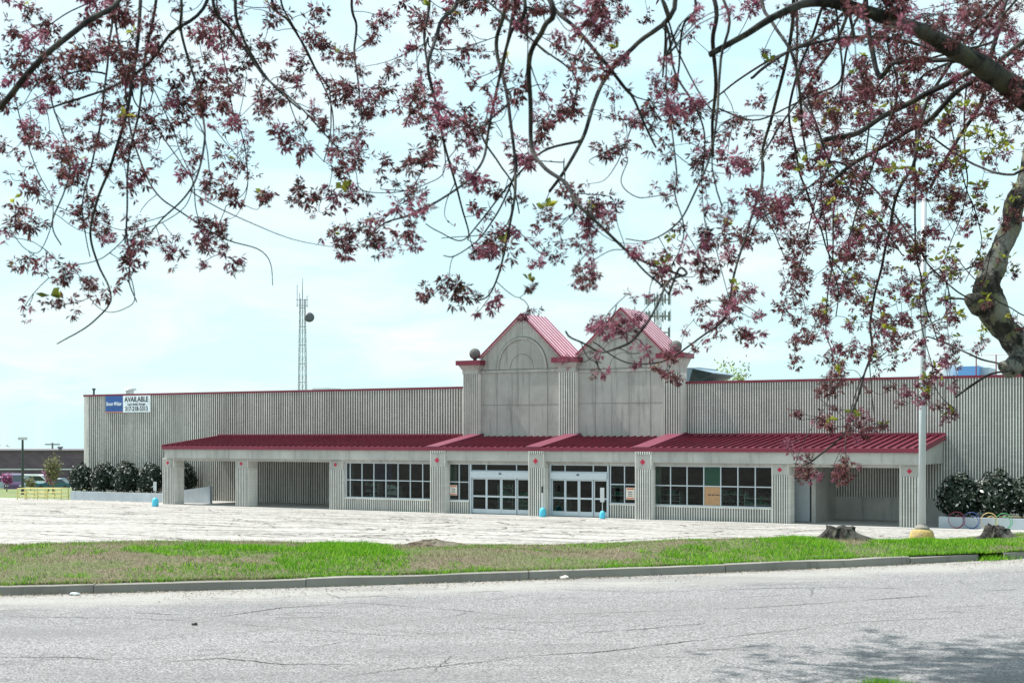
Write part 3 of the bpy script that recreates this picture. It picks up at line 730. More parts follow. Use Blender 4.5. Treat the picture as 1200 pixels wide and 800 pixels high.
def gable(sa, sb, apx, apy, lpy, rpy, arch, joints, vj):
    wg = 5.1; sx = S(apx, wg); za = Z(apx, apy, wg); zl = Z(CX+0 if False else apx-50, lpy, wg); zr_ = Z(apx+55, rpy, wg)
    zb_ = roofz(wg)-.05
    g = empty('gable'); g.parent = B
    mb = MB(); mb.prism([(sa,zb_),(sb,zb_),(sb,zr_),(sx,za),(sa,zl)], wg, wg+.35)
    mb.build('gable_wall', M['concrete'], g)
    # roof slabs over a 3 m deep body
    wd = 8.4; ov = .18
    for side, xe, ze in ((-1, sa, zl), (1, sb, zr_)):
        dx, dz = xe-sx, ze-za; L = math.hypot(dx, dz); ex, ez = dx/L, dz/L; e = .0
        x1_, z1_ = sx+ex*(L+e), za+ez*(L+e)
        nx, nz = (-ez, ex) if side > 0 else (ez, -ex)
        if nz < 0: nx, nz = -nx, -nz
        t = .12
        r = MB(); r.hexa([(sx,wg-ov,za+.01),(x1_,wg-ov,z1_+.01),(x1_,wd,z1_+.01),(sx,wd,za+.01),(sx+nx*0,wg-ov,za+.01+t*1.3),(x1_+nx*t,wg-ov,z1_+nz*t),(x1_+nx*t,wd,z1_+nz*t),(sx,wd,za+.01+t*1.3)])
        w = wg-ov+.25
        r.hexa([(sx,wg-ov-.03,za+.04),(x1_,wg-ov-.03,z1_+.04),(x1_,wg-ov,z1_+.04),(sx,wg-ov,za+.04),(sx,wg-ov-.03,za+t*1.5),(x1_+nx*t*1.05,wg-ov-.03,z1_+nz*t*1.05),(x1_+nx*t*1.05,wg-ov+.06,z1_+nz*t*1.05),(sx,wg-ov+.06,za+t*1.5)], 1)
        while w < wd:
            a0 = (sx, w-.03, za+t*1.3); 
            r.hexa([(sx,w-.03,za+t*1.2),(x1_+nx*t,w-.03,z1_+nz*t-.01),(x1_+nx*t,w+.03,z1_+nz*t-.01),(sx,w+.03,za+t*1.2),
                    (sx,w-.03,za+t*1.3+.045),(x1_+nx*(t+.035),w-.03,z1_+nz*(t+.035)),(x1_+nx*(t+.035),w+.03,z1_+nz*(t+.035)),(sx,w+.03,za+t*1.3+.045)], 1)
            w += .50
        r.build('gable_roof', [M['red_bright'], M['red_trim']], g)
    mb = MB(); mb.prism([(sa,ZT-.4),(sb,ZT-.4),(sb,zr_-.01),(sx,za-.01),(sa,zl-.01)], wg+.352, wd-.1); mb.build('gable_body', M['concrete'], g)
    # arch moulding
    (axl, axr, aty, spy) = arch
    xl, xr = S(axl, wg), S(axr, wg); xm = (xl+xr)/2; rad = (xr-xl)/2; zsp = Z((axl+axr)/2, spy, wg); ry = Z((axl+axr)/2, aty, wg)-zsp
    am = MB(); n = 28
    for (ro, ri, dp, mi) in ((1.0, .975, .03, 1), (.975, .91, .08, 0)):
        for k in range(n):
            t0, t1 = math.pi*k/n, math.pi*(k+1)/n
            q = [(xm-rad*rr*math.cos(t), zsp+ry*rr*math.sin(t)) for rr, t in ((ro,t0),(ro,t1),(ri,t1),(ri,t0))]
            am.prism(q, wg-dp, wg+.001, mi)
    for k in range(16):
        t0, t1 = math.pi*k/16, math.pi*(k+1)/16
        q = [(xm-rad*rr*math.cos(t)+.0, zsp+ry*rr*math.sin(t)) for rr, t in ((.47,t0),(.47,t1),(.455,t1),(.455,t0))]
        am.prism(q, wg-.012, wg+.001, 1)
    am.box(sa, sb, wg-.055, wg+.001, zsp-.20, zsp-.035); am.box(sa, sb, wg-.010, wg+.001, zsp-.035, zsp+.03, 1)
    am.build('arch_moulding', [M['concrete'], M['joint']], g)
    jm = MB()
    for py in joints:
        z = Z(apx, py, wg); jm.box(sa, sb, wg-.006, wg+.001, z-.014, z+.014)
    for x_ in (xl+.03, xr-.03): jm.box(x_-.016, x_+.016, wg-.007, wg+.001, zb_, zsp-.2)
    for px in vj:
        x_ = S(px, wg); jm.box(x_-.012, x_+.012, wg-.005, wg+.001, zb_, zsp-.2)
    x_ = sx; jm.box(x_-.015, x_+.015, wg-.005, wg+.001, zsp+ry+.02, za-.15)
    jm.build('panel_joints', M['joint'], g)
gable(s_p1b, s_p2a, 612, 370, 421, 418, (582, 642, 394, 432.5), (474,), (600, 620))
gable(s_p2b, s_p3a, 728.5, 363.5, 417, 415, (697, 763, 391, 431.5), (472,), (717, 737))

# ------------------------------------------------------------------ banner
def text_part(body, size, x, z, w, m, parent, sx=1.0, name='lettering'):
    cu = bpy.data.curves.new(name, 'FONT'); cu.body = body; cu.size = size; cu.extrude = .008; cu.align_x = 'CENTER'; cu.offset = .012*size
    t = bpy.data.objects.new(name, cu); col.objects.link(t)
    bpy.context.view_layer.update()
    me = bpy.data.meshes.new_from_object(t.evaluated_get(bpy.context.evaluated_depsgraph_get()))
    bpy.data.objects.remove(t); bpy.data.curves.remove(cu)
    me.materials.clear(); me.materials.append(m)
    o = bpy.data.objects.new(name, me); col.objects.link(o); o.parent = parent
    o.location = (x, w, z); o.rotation_euler = (R(90), 0, 0); o.scale = (sx, 1, 1); return o
ban = empty('banner', LW(S(150,5.4), 5.4, Z(150,483,5.4)), -TH); tag(ban, 'blue and white leasing banner reading AVAILABLE high on the left wall end', 'banner')
bx = lambda px: S(px, 5.4)-S(150, 5.4)
bh = Z(150,463.5,5.4)-Z(150,483,5.4)
mb = MB(); mb.box(bx(124), bx(144), -.02, .02, 0, bh*1.0); mb.box(bx(124), bx(144), -.03, -.02, 0, .06, 1); mb.build('blue_panel', [M['blue_sign'], M['orange']], ban)
mb = MB(); mb.box(bx(144.3), bx(176), -.02, .02, 0, bh); mb.build('white_panel', M['white_sign'], ban)
text_part('Simon Wilder', .40, (bx(124)+bx(144))/2, bh*.42, -.035, M['white_sign'], ban, .72)
xm = (bx(144.3)+bx(176))/2
text_part('AVAILABLE', .58, xm, bh*.63, -.032, M['ink'], ban, .86)
text_part('Land, Retail, Storage', .22, xm, bh*.43, -.03, M['ink'], ban, 1.0)
text_part('317-218-5313', .50, xm, bh*.09, -.032, M['ink'], ban, .84)

# posters on the windows, interior fittings
def poster(px, py, w_m, h_m, label):
    o = empty('poster', LW(S(px,.10), .10, Z(px,py,.10)-h_m/2), -TH); tag(o, label, 'poster', 'paper posters on the entrance windows')
    m_ = MB(); m_.box(-w_m/2, w_m/2, 0, .006, 0, h_m); m_.build('paper', M['poster'], o)
    m_ = MB(); m_.box(-w_m/2+.04, w_m/2-.04, -.004, -.001, h_m*.82, h_m*.96); m_.box(-w_m/2+.04, w_m/2-.04, -.004, -.001, h_m*.04, h_m*.16)
    for k in range(3): m_.box(-w_m*.25, w_m*.25, -.004, -.001, h_m*(.28+.16*k), h_m*(.34+.16*k), 1)
    m_.build('print', [M['orange'], M['ink']], o)
poster(531.5, 574, .52, .62, 'orange and white paper poster on the window left of the left entrance')
poster(738.5, 578, .55, .68, 'orange and white paper poster on the window right of the right entrance')
random.seed(5)
def fitting(px, w, h, wd, m, name, label, z0=0.0, dp=.5, rows=4):
    o = empty(name, LW(S(px, w), w, z0), -TH); tag(o, label, 'shelf' if 'rack' in name else 'panel')
    m_ = MB()
    if 'rack' in name:
        for sx_ in (-wd/2, wd/2-.05): m_.box(sx_, sx_+.05, 0, dp, 0, h)
        for k in range(rows): m_.box(-wd/2+.05, wd/2-.05, 0, dp, h*(k+.5)/rows, h*(k+.5)/rows+.04)
        for k in range(rows):
            for j in range(5):
                if random.random() < .7:
                    a = -wd/2+.08+(wd-.3)*j/5; hh = random.uniform(.1,.28); m_.box(a, a+.16, .08, dp-.1, h*(k+.5)/rows+.042, h*(k+.5)/rows+.042+hh, 1)
        m_.build('shelving', [M['white'], m], o)
    else:
        m_.box(-wd/2, wd/2, 0, .06, 0, h); m_.build('board', m, o)
fitting(434, 2.2, 1.7, 1.3, M['white'], 'display_rack', 'low white display rack seen through the leftmost shop window')
fitting(459, 1.6, 1.5, 1.0, M['white'], 'display_rack', 'pale shelf unit behind the lower panes of the left shop window')
fitting(440, 3.4, 1.3, 2.6, M['blue_in'], 'wall_panel', 'dark blue panel hanging inside the left shop window', 1.7)
fitting(592, 2.6, 1.7, 1.1, M['green_in'], 'display_rack', 'green and white rack behind the left entrance doors')
fitting(614, 1.8, 1.2, .8, M['green_in'], 'display_rack', 'short green rack at the right leaf of the left entrance')
fitting(655, 2.4, 1.2, 1.2, M['green_in'], 'display_rack', 'green rack behind the first leaf of the right entrance')
fitting(722, 2.0, 1.9, 1.2, M['teal_in'], 'display_rack', 'pale green rack beside the right entrance window')
fitting(780, 1.8, 1.5, 1.8, M['teal_in'], 'display_rack', 'green rack low in the first pane of the wide right window')
fitting(858, 1.8, 1.6, 1.6, M['teal_in'], 'display_rack', 'green rack right of the cardboard pane')
fitting(888, 1.3, 1.4, 1.6, M['green_in'], 'display_rack', 'green rack at the right end of the wide right window')

# ------------------------------------------------------------------ sign stands with blue bases
def sign_stand(px, pyb, w, hsign, label, wsign=.42, hpost=1.6, mm='white', bs=1.0):
    d_ = (-ZB)*F_PX/(pyb-HY)
    loc = P(px, pyb, d_)
    loc.z = lot_z(loc.x, loc.y)+.01 if w < -.9 else ZB
    if w >= -.9: loc = LW(S(px, w), w, 0)
    o = empty('sign_stand', loc, -TH); tag(o, label, 'sign', 'signs on posts with sky blue bases')
    m_ = MB(); m_.lathe((0,0,0), [(.20*bs,0),(.215*bs,.04),(.20*bs,.36*bs),(.16*bs,.50*bs),(.07*bs,.56*bs)], 14); m_.build('base', M['blue_plastic'], o, True)
    m_ = MB(); m_.tube([(0,0,.5*bs),(0,0,hpost)], .025, 6); m_.build('post', M['galv'], o)
    m_ = MB(); m_.box(-wsign/2, wsign/2, -.04, -.025, hpost-hsign, hpost+.02)
    m_.build('sign_plate', M['galv'] if mm == 'white' else M[mm], o)
sign_stand(182, 598, -1.5, .55, 'small white sign on a post in a sky blue base before the leftmost column', .26, 1.55, 'white', 1.0)
sign_stand(636, 605, -.8, .35, 'dark narrow sign with blue base standing beside the middle column', .12, 1.75, 'ink', .95)
sign_stand(706, 607, -.85, .8, 'white sign on a post in a blue base before the right entrance', .26, 1.75, 'white', .8)

# ------------------------------------------------------------------ planters, ramp wall, bushes, bike racks
def planter(xa, xb, w0, w1, h, label):
    o = empty('planter', LW((xa+xb)/2, w0, 0), -TH); tag(o, label, 'planter'); c = (xa+xb)/2
    m_ = MB(); t = .2
    m_.box(xa-c, xb-c, 0, t, -.15, h); m_.box(xa-c, xb-c, w1-w0-t, w1-w0, -.15, h); m_.box(xa-c, xa-c+t, t, w1-w0-t, -.15, h); m_.box(xb-c-t, xb-c, t, w1-w0-t, -.15, h)
    m_.build('planter_wall', M['planter'], o)
    m_ = MB(); m_.box(xa-c+t, xb-c-t, t, w1-w0-t, h-.25, h-.1); m_.build('planter_soil', M['soil'], o)
planter(S(82.5,2.4), S(191,2.4), 2.4, 5.35, .60, 'long pale concrete planter under the left bushes beside the wall')
planter(S(1100,.5), s_right-1, .5, 5.2, .56, 'pale concrete planter under the right bushes behind the bike racks')
rw = empty('ramp_wall', LW(S(205,2.2), 2.2, 0), -TH); tag(rw, 'pale sloped concrete ramp wall under the left end of the canopy', 'ramp wall')
mb = MB(); xx = S(246,2.2)-S(205,2.2); z1 = Z(208,575.5,2.2); z2 = Z(242,569.5,2.2)
mb.prism([(-.5,0),(xx,0),(xx,z2),(-.5,z1-.05)], 0, .25); mb.build('sloped_wall', M['planter'], rw)
mb = MB(); mb.box(.45,.62,-.012,-.002,.35,.95); mb.build('dark_stain', M['ink'], rw)

random.seed(21)
def bush_mesh(seed, rx, ry, rz, n, m, leaf=.11, gap=.0, name='foliage'):
    rnd = random.Random(seed); mb = MB()
    while n > 0:
        t = rnd.uniform(0, 2*math.pi); u = rnd.uniform(-.85, 1); r = rnd.random()**.35
        if rnd.random() < .25: r = rnd.uniform(.96, 1.1)
        d = Vector((math.cos(t)*math.sqrt(1-u*u), math.sin(t)*math.sqrt(1-u*u), u))
        k = 1+.18*noise.noise(d*2.0+Vector((seed,0,0)))+.15*noise.noise(d*5+Vector((seed,0,0)))
        # egg shape: fuller below
        f = 1.0-.16*max(0, u)
        c = Vector((d.x*rx*r*k*f, d.y*ry*r*k*f, rz*(1+u*r*k)*1.0))
        q = (d+Vector((rnd.uniform(-.8,.8), rnd.uniform(-.8,.8), rnd.uniform(-.4,.9)))).normalized()
        a = q.cross(Vector((rnd.uniform(-1,1), rnd.uniform(-1,1), rnd.uniform(-1,1)))).normalized(); b = q.cross(a)
        L = leaf*rnd.uniform(.7,1.3); W = L*.42
        mb.quad(c-a*L, c-b*W+q*.01, c+a*L, c+b*W+q*.01); n -= 1
    me = bpy.data.meshes.new(name); me.from_pydata(mb.v, [], mb.f); me.materials.append(m); me.update(); return me
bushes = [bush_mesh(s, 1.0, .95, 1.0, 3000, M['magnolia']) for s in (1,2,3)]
core = MB(); core.lathe((0,0,0), [(.05,-.1),(.08,.1),(.5,.4),(.7,.9),(.55,1.4),(.2,1.75)], 12)
core_me = None
bush_specs = [(95.5,543.5,25,3.6,'leftmost dark magnolia bush in the left planter at the wall corner',0),
 (122,543,27,3.7,'second dark magnolia bush from the left in the left planter',1),
 (148.5,541.5,29,3.8,'third dark magnolia bush from the left in the left planter',2),
 (176,543,27,3.7,'dark magnolia bush in the left planter just left of the first column',0),
 (213,541,30,4.1,'dark magnolia bush behind the first column under the canopy end',1),
 (1125,556.5,45,2.2,'round dark magnolia bush right of the canopy behind the red bike rack',2),
 (1169,552,46,2.4,'tallest dark magnolia bush in the right planter behind the green bike rack',0),
 (1211,556,46,2.4,'dark magnolia bush cut by the right edge of the photo',1),
 (1256,556,46,2.4,'dark magnolia bush beyond the right edge of the photo',2)]
for px, ptop, wpx, w, lab, k in bush_specs:
    if px > 1250: continue
    d = DY(px, w); zt = Z(px, ptop, w); wd = wpx/F_PX*d*1.12
    z0 = .45; o = empty('magnolia_bush', LW(S(px,w), w, z0), -TH+random.uniform(0,6)); tag(o, lab, 'bush', 'dark magnolia bushes in the planters')
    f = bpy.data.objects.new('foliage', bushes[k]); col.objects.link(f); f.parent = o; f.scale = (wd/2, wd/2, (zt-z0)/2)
    m_ = MB(); m_.tube([(0,0,-.15),(.03,0,.5),(0,.02,(zt-z0)*.6)], [.07,.06,.03], 7); m_.build('stem', M['bark'], o)

rc = {'red': plain('red_rack_paint', (.25,.03,.07), .4), 'blue': plain('blue_rack_paint', (.03,.07,.24), .4), 'yellow': plain('yellow_rack_paint', (.60,.45,.16), .4), 'green': plain('green_rack_paint', (.04,.32,.12), .4)}
for px, c in ((1121,'red'),(1138.5,'blue'),(1159,'yellow'),(1176.5,'green')):
    w = .15; s_ = S(px, w); o = empty('bike_rack', LW(s_, w, 0), -TH); tag(o, f'{c} spiral hoop bicycle rack in front of the right planter', 'bike rack', 'spiral bicycle racks before the right planter')
    d = DY(px, w); r = 9.2/F_PX*d*1.02; pts = []
    for k in range(46):
        t = k/45; ang = R(-80)+t*R(560); rr = r*(1.0 if t < .62 else 1.0-.55*(t-.62)/.38)
        pts.append((rr*math.cos(ang), .12*t, r+.03+rr*math.sin(ang)))
    m_ = MB(); m_.tube(pts, .018, 6); m_.build('spiral_tube', rc[c], o, True)
    m_ = MB(); m_.box(-.12,.12,-.08,.08,0,.025); m_.build('foot_plate', rc[c], o)

# ------------------------------------------------------------------ rooftop things (local positions through LW)
def roof_box(name, px0, px1, py0, py1, w, dep, m, label, cat, extra=None):
    x0, x1 = S(px0,w), S(px1,w); z1 = Z((px0+px1)/2, py0, w); z0 = ZT-.5
    o = empty(name, LW((x0+x1)/2, w, z0), -TH); tag(o, label, cat); h = (x1-x0)/2
    m_ = MB(); m_.box(-h, h, 0, dep, .3, z1-z0); m_.box(-h+.1, h-.1, .1, dep-.1, 0, .3); m_.build('housing', m, o)
    return o, h, z1-z0
o, h, t = roof_box('roof_vent', 147.5,151.5,456.5,463,9,.5,M['galv'],'small grey mushroom roof vent above the leasing banner','vent')
m_ = MB(); m_.lathe((0,.25,t), [(.15,-.1),(.55,-.02),(.45,.12),(.1,.2)], 12); m_.build('vent_cowl', M['galv'], o)
s_ = S(110,7); o = empty('roof_pipe', LW(s_,7,ZT-.5), -TH); tag(o, 'thin dark vent pipe at the far left end of the roof', 'pipe'); m_ = MB(); m_.tube([(0,0,0),(0,0,1.0)], .08, 8); m_.tube([(0,0,.95),(0,0,1.08)], .14, 8); m_.build('pipe', M['hvac_dark'], o)
o, h, t = roof_box('roof_hatch', 366,384,454.5,458,30,2.0,M['galv'],'low pale roof unit at the foot of the lattice mast','roof unit')
# hooded hvac
w = 10.0; x0, x1 = S(803,w), S(840,w); z0 = ZT-.5; zt = Z(815,430.5,w); o = empty('hooded_vent', LW(x0,w,z0), -TH); tag(o, 'large grey blue rooftop air unit with dark sloping hood right of the gables', 'air unit')
L = x1-x0; hh = zt-z0
m_ = MB(); m_.hexa([(0,0,0),(L*.55,0,0),(L*.55,3,0),(0,3,0),(0,0,hh),(L*.45,0,hh),(L*.45,3,hh),(0,3,hh)]); m_.build('housing', M['hvac'], o)
m_ = MB(); m_.hexa([(L*.28,-.9,.62),(L*.85,-.9,.95),(L*.85,3,.95),(L*.28,3,.62),(L*.40,-.9,hh-.12),(L*1.02,-.9,hh-.45),(L*1.02,3,hh-.45),(L*.40,3,hh-.12)])
m_.build('hood', M['hvac_dark'], o)
m_ = MB(); m_.hexa([(L*.38,-.95,hh-.115),(L*1.03,-.95,hh-.44),(L*1.03,3.05,hh-.44),(L*.38,3.05,hh-.115),(L*.38,-.95,hh-.06),(L*1.03,-.95,hh-.38),(L*1.03,3.05,hh-.38),(L*.38,3.05,hh-.06)]); m_.build('hood_top', M['hvac'], o)
roof_box('air_unit', 1122,1147,429,440,14,2.5,M['bluebox'],'bright blue rooftop unit near the right edge behind the parapet','air unit')
roof_box('air_unit', 1149,1159,430.5,440,14.6,2.5,M['hvac'],'narrow pale blue rooftop unit right of the bright blue one','air unit')
w = 16; s_ = S(1108,w); o = empty('roof_tank', LW(s_,w,ZT-.5), -TH); tag(o, 'pale rounded rooftop unit behind the lamp pole and pink blossom', 'air unit')
d = DY(1108,w); r = 13/F_PX*d; zt = Z(1108,424,w)-(ZT-.5); m_ = MB(); m_.lathe((0,0,0), [(r,0),(r,zt*.8),(r*.9,zt*.93),(r*.5,zt),(.02,zt)], 20); m_.build('drum', M['white'], o, True)
w = 12; o = empty('roof_vent', LW(S(1182,w),w,ZT-.5), -TH); tag(o, 'low pale round vent on the roof behind the tree limb', 'vent'); m_ = MB(); m_.lathe((0,0,0), [(.3,0),(.3,.9),(.55,1.0),(.55,1.15),(.2,1.3)], 14); m_.build('cowl', M['white'], o, True)
w = 8.5; o = empty('roof_guardrail', LW(S(1144,w),w,ZT-.5), -TH); tag(o, 'thin pipe guardrail on the roof in front of the blue unit', 'guardrail')
m_ = MB(); L = S(1215,w)-S(1144,w); zt = Z(1144,416,w)-(ZT-.5); zm = Z(1144,428,w)-(ZT-.5)
for k in range(4):
    m_ = MB(); m_.tube([(L*k/3,0,0),(L*k/3,0,zt)], .035, 6); m_.build('post', M['red_trim'], o)
m_ = MB(); m_.tube([(0,0,zt),(L,0,zt)], .03, 6); m_.tube([(0,0,zm),(L,0,zm)], .03, 6); m_.build('handrail', M['galv'], o)

# ------------------------------------------------------------------ masts
def lattice(px, d, pytop, wb, wt, label, antenna_top, dish=None, panels=False, zbase=-8.0, cat='radio mast'):
    X = (px-CX)/F_PX*d; zt = (HY-pytop)/F_PX*d
    o = empty('lattice_mast', (X, d, zbase), R(20)); tag(o, label, cat); H = zt-zbase
    m_ = MB(); n = int(H/1.6); r = .075
    def corner(k, z):
        f = z/H; ww = (wb*(1-f)+wt*f)/2; a = R(45)+k*R(90)+0
        return (ww*1.414*math.cos(a), ww*1.414*math.sin(a), z)
    for k in range(4): m_.tube([corner(k,0), corner(k,H)], .055, 4)
    m_.build('mast_legs', M['steel_far'], o)
    m_ = MB()
    for i in range(n):
        z0_, z1_ = H*i/n, H*(i+1)/n
        for k in range(4):
            m_.tube([corner(k,z0_), corner((k+1)%4,z1_)], .024, 3); m_.tube([corner((k+1)%4,z0_), corner(k,z1_)], .024, 3)
            if i % 2 == 0: m_.tube([corner(k,z1_), corner((k+1)%4,z1_)], .04, 3)
    m_.tube([(0,0,0),(0,0,H)], .06, 4)
    m_.build('bracing', M['steel_far'], o)
    m_ = MB(); za = (HY-antenna_top)/F_PX*d-zbase; m_.tube([(0,0,H),(0,0,za)], [.09,.04], 5)
    if not panels:
        for (x_, a, b) in ((-.95,-1.5,2.4),(.8,-1.5,.6),(-.5,-1.0,1.0)):
            m_.tube([(x_,0,H+a),(x_,0,H+b)], .06, 4)
        for q in (-.2, -1.2): m_.tube([(-1.1,0,H+q),(1.0,0,H+q)], .05, 4)
    m_.build('whip_antenna', M['steel_far'], o)
    if dish:
        m_ = MB(); m_.lathe((0,0,0), [(.05,0),(.55,.10),(.85,.3),(.88,.36),(.85,.5),(.5,.6),(.05,.65)], 20)
        dd = m_.build('dish', M['dish'], o, True); zd = (HY-dish)/F_PX*d-zbase; dd.location = (.9, -1.5, zd); dd.rotation_euler = (R(80), 0, R(-10))
    if panels:
        m_ = MB(); p_ = MB()
        for zlev, nn in ((H-.8, 9), (H-4.4, 9), (H-8.0, 7)):
            rr = 2.6
            for k in range(nn):
                a = 2*math.pi*k/nn; x_, y_ = rr*math.cos(a), rr*math.sin(a)
                m_ = MB(); m_.box(x_-.16, x_+.16, y_-.10, y_+.10, zlev-1.0, zlev+1.0); m_.build('panel_antenna', M['steel_far'], o)
                a2 = 2*math.pi*(k+1)/nn; p_.tube([(x_,y_,zlev),(rr*math.cos(a2),rr*math.sin(a2),zlev)], .06, 4); p_.tube([(0,0,zlev),(x_,y_,zlev)], .05, 4)
                p_.tube([(x_*1.12,y_*1.12,zlev-1.3),(x_*1.12,y_*1.12,zlev+1.5)], .05, 4)
        p_.build('antenna_frame', M['steel_far'], o)
lattice(354.5, 240, 350, 1.75, .85, 'slender lattice radio mast with a round dish behind the left roof', 326, dish=373)
lattice(771, 300, 347, 1.3, 1.0, 'cell tower with clustered panel antennas behind the right gable', 341, panels=True, cat='cell tower')

# ------------------------------------------------------------------ lamp pole with concrete base
d = 30.5; X = (1080.5-CX)/F_PX*d; zl = lot_z(X, d); lp = empty('lamp_pole', (X, d, zl)); tag(lp, 'tall pale parking lot lamp pole on a worn yellow concrete base', 'lamp pole')
hb = (HY-619)/F_PX*d - zl; rb = 15.5/F_PX*d
m_ = MB(); n = 20
prof = [(rb*1.08,-.1),(rb*1.05,hb*.35),(rb*1.0,hb*.6),(rb*.94,hb*.78),(rb*.82,hb*.92),(rb*.62,hb*.975),(rb*.3,hb*.985)]
m_.lathe((0,0,0), prof, n)
for i, v in enumerate(m_.v):
    k = 1+.07*noise.noise(Vector(v)*3.2); m_.v[i] = (v[0]*k, v[1]*k, v[2]+.02*noise.noise(Vector(v)*5))
m_.build('concrete_base', M['base'], lp, True)
ht = (HY-232)/F_PX*d - zl
m_ = MB(); m_.lathe((0,0,hb*.97), [(.17,0),(.165,.05),(.12,.09),(.085,.12)], 12); m_.build('base_plate', M['kerb'], lp)
m_ = MB(); m_.tube([(0,0,hb),(.01,0,hb+2.5),(.02,0,ht*.6),(.05,0,ht)], [.083,.076,.070,.055], 14); m_.build('pole', M['pole'], lp, True)
m_ = MB(); m_.tube([(.05,0,ht-.08),(.55,.1,ht)], .03, 6); m_.box(.45,1.0,-.1,.22,ht-.05,ht+.12); m_.build('lamp_head', M['galv'], lp)

# ------------------------------------------------------------------ stumps, mound, debris
def stump(px, py_top, w_px, h_px, Y, label, roots):
    X = (px-CX)/F_PX*Y; z0 = verge_z(X, Y); ztop = (HY-py_top)/F_PX*Y; H = ztop-z0; r = w_px/2/F_PX*Y
    o = empty('tree_stump', (X, Y, z0)); tag(o, label, 'tree stump', 'old tree stumps on the verge')
    m_ = MB(); ns = 40; lv = 12; rt = [(R(a), l) for a, l in roots]
    for i in range(lv+1):
        t = i/lv
        for k in range(ns):
            a = 2*math.pi*k/ns
            fl = sum(l*math.exp(-((((a-ra+math.pi)%(2*math.pi))-math.pi)/.28)**2) for ra, l in rt)
            rr = r*(.50+.42*(1-t)**1.5+fl*(1-t)**2.6)*(1+.22*noise.noise(Vector((math.cos(a)*2, math.sin(a)*2, t*2+px)))+.20*noise.noise(Vector((math.cos(a)*6, math.sin(a)*6, t*1.5))))
            z = -.06+(H+.06)*t**.8 + (.075*noise.noise(Vector((math.cos(a)*2.5, math.sin(a)*2.5, px))) if i >= lv-1 else 0) + (.10*H*math.cos(a-2.2) if i >= lv-1 else 0)
            m_.v.append((rr*math.cos(a), rr*math.sin(a)*.8, z))
    for i in range(lv):
        for k in range(ns):
            k2 = (k+1) % ns; m_.f.append((i*ns+k, i*ns+k2, (i+1)*ns+k2, (i+1)*ns+k)); m_.m.append(0)
    cc = len(m_.v); m_.v.append((0,0,H*.86))
    for k in range(ns): m_.f.append((lv*ns+k, lv*ns+(k+1)%ns, cc)); m_.m.append(0)
    m_.build('stump_wood', M['stump'], o)
stump(985, 617, 62, 16, 21.2, 'broad dark tree stump with a long root running right towards the kerb', [(-20,1.3),(-50,.9),(200,.7),(100,.5),(170,.5)])
stump(1168, 616.5, 50, 16, 22.6, 'dark tree stump at the right edge before the bike racks', [(-35,1.1),(-70,.6),(190,.6),(20,.5)])
X, Y = (507-CX)/F_PX*19.2, 19.2
o = empty('dirt_mound', (X, Y, verge_z(X, Y))); tag(o, 'small dark dirt and root mound on the verge crest left of centre', 'dirt mound')
m_ = MB(); ns = 26
for i in range(8):
    t = i/7
    for k in range(ns):
        a = 2*math.pi*k/ns; rr = (.62*(1-t)+.04)*(1+.3*noise.noise(Vector((math.cos(a)*3, math.sin(a)*3, t*4)))); m_.v.append((rr*math.cos(a), rr*.5*math.sin(a), -.04+.13*t**.7+.03*noise.noise(Vector((a*3,t*4,1)))))
for i in range(7):
    for k in range(ns):
        k2 = (k+1)%ns; m_.f.append((i*ns+k,i*ns+k2,(i+1)*ns+k2,(i+1)*ns+k)); m_.m.append(0)
m_.f.append(tuple(7*ns+k for k in range(ns))); m_.m.append(0); m_.build('soil_heap', M['dirt'], o)
def rock(name, px, py, r, m, label, cat, flat=.6):
    Y = -ROADZ*F_PX/(py-HY); X = (px-CX)/F_PX*Y; m_ = MB(); m_.lathe((0,0,0), [(r*.7,0),(r,.25*r),(r*.9,.6*r),(r*.5,.95*r*flat+.2*r),(r*.1,r*flat+.3*r)], 9)
    for i, v in enumerate(m_.v): k = 1+.35*noise.noise(Vector(v)/r*1.1+Vector((px,0,0))); m_.v[i] = (v[0]*k*1.3, v[1]*k, v[2]*k)
    o = m_.build(name, m); o.location = (X, Y, ROADZ+.002); tag(o, label, cat)
rock('stone', 228, 732, .022, M['stump'], 'single dark pebble lying alone on the grey road', 'stone')
rock('litter', 661, 678, .042, M['poster'], 'crumpled white litter lying against the kerb at centre', 'litter')
rock('litter', 88, 697, .04, M['white_sign'], 'small white scrap by the kerb at far left', 'litter', .3)

# ------------------------------------------------------------------ far left: neighbour building, cars, rail
d = 190.0
nb = empty('brick_building', (0, d, 0), R(-6)); tag(nb, 'low wide purple brown brick building with a white band far left', 'building')
fx = lambda px: (px-CX)/F_PX*d
fz = lambda py: (HY-py)/F_PX*d
m_ = MB(); x0, x1 = fx(-130), fx(190); m_.box(x0, x1, 0, 40, -11, fz(528)); nb.location = (0, d, 0)
nb.rotation_euler = (0,0,0)
m_.build('wall', M['brick'], nb); m_ = MB(); m_.box(x0, x1, -.12, -.002, fz(550.2), fz(549)); m_.build('band', M['white'], nb)
m_ = MB(); m_.box(x0-.2, x1, -.25, .3, fz(528)+.003, fz(527)); m_.build('coping', M['steel_far'], nb)
Y = 122; X = (26.5-CX)/F_PX*Y; zg = ground_z(X, Y); o = empty('street_lamp', (X,Y,zg)); tag(o, 'dark parking lamp post with flat head before the brick building', 'street lamp')
zt = (HY-515)/F_PX*Y-zg; m_ = MB(); m_.tube([(0,0,0),(0,0,zt)], [.14,.09], 8); m_.build('post', M['hvac_dark'], o); m_ = MB(); m_.box(-.35,.35,-.2,.2,zt-.02,zt+.22); m_.build('lamp_head', M['galv'], o)
Y = 240; X = (61.5-CX)/F_PX*Y; o = empty('utility_pole', (X,Y,-9)); tag(o, 'distant utility pole with crossbar above the brick building roof', 'utility pole')
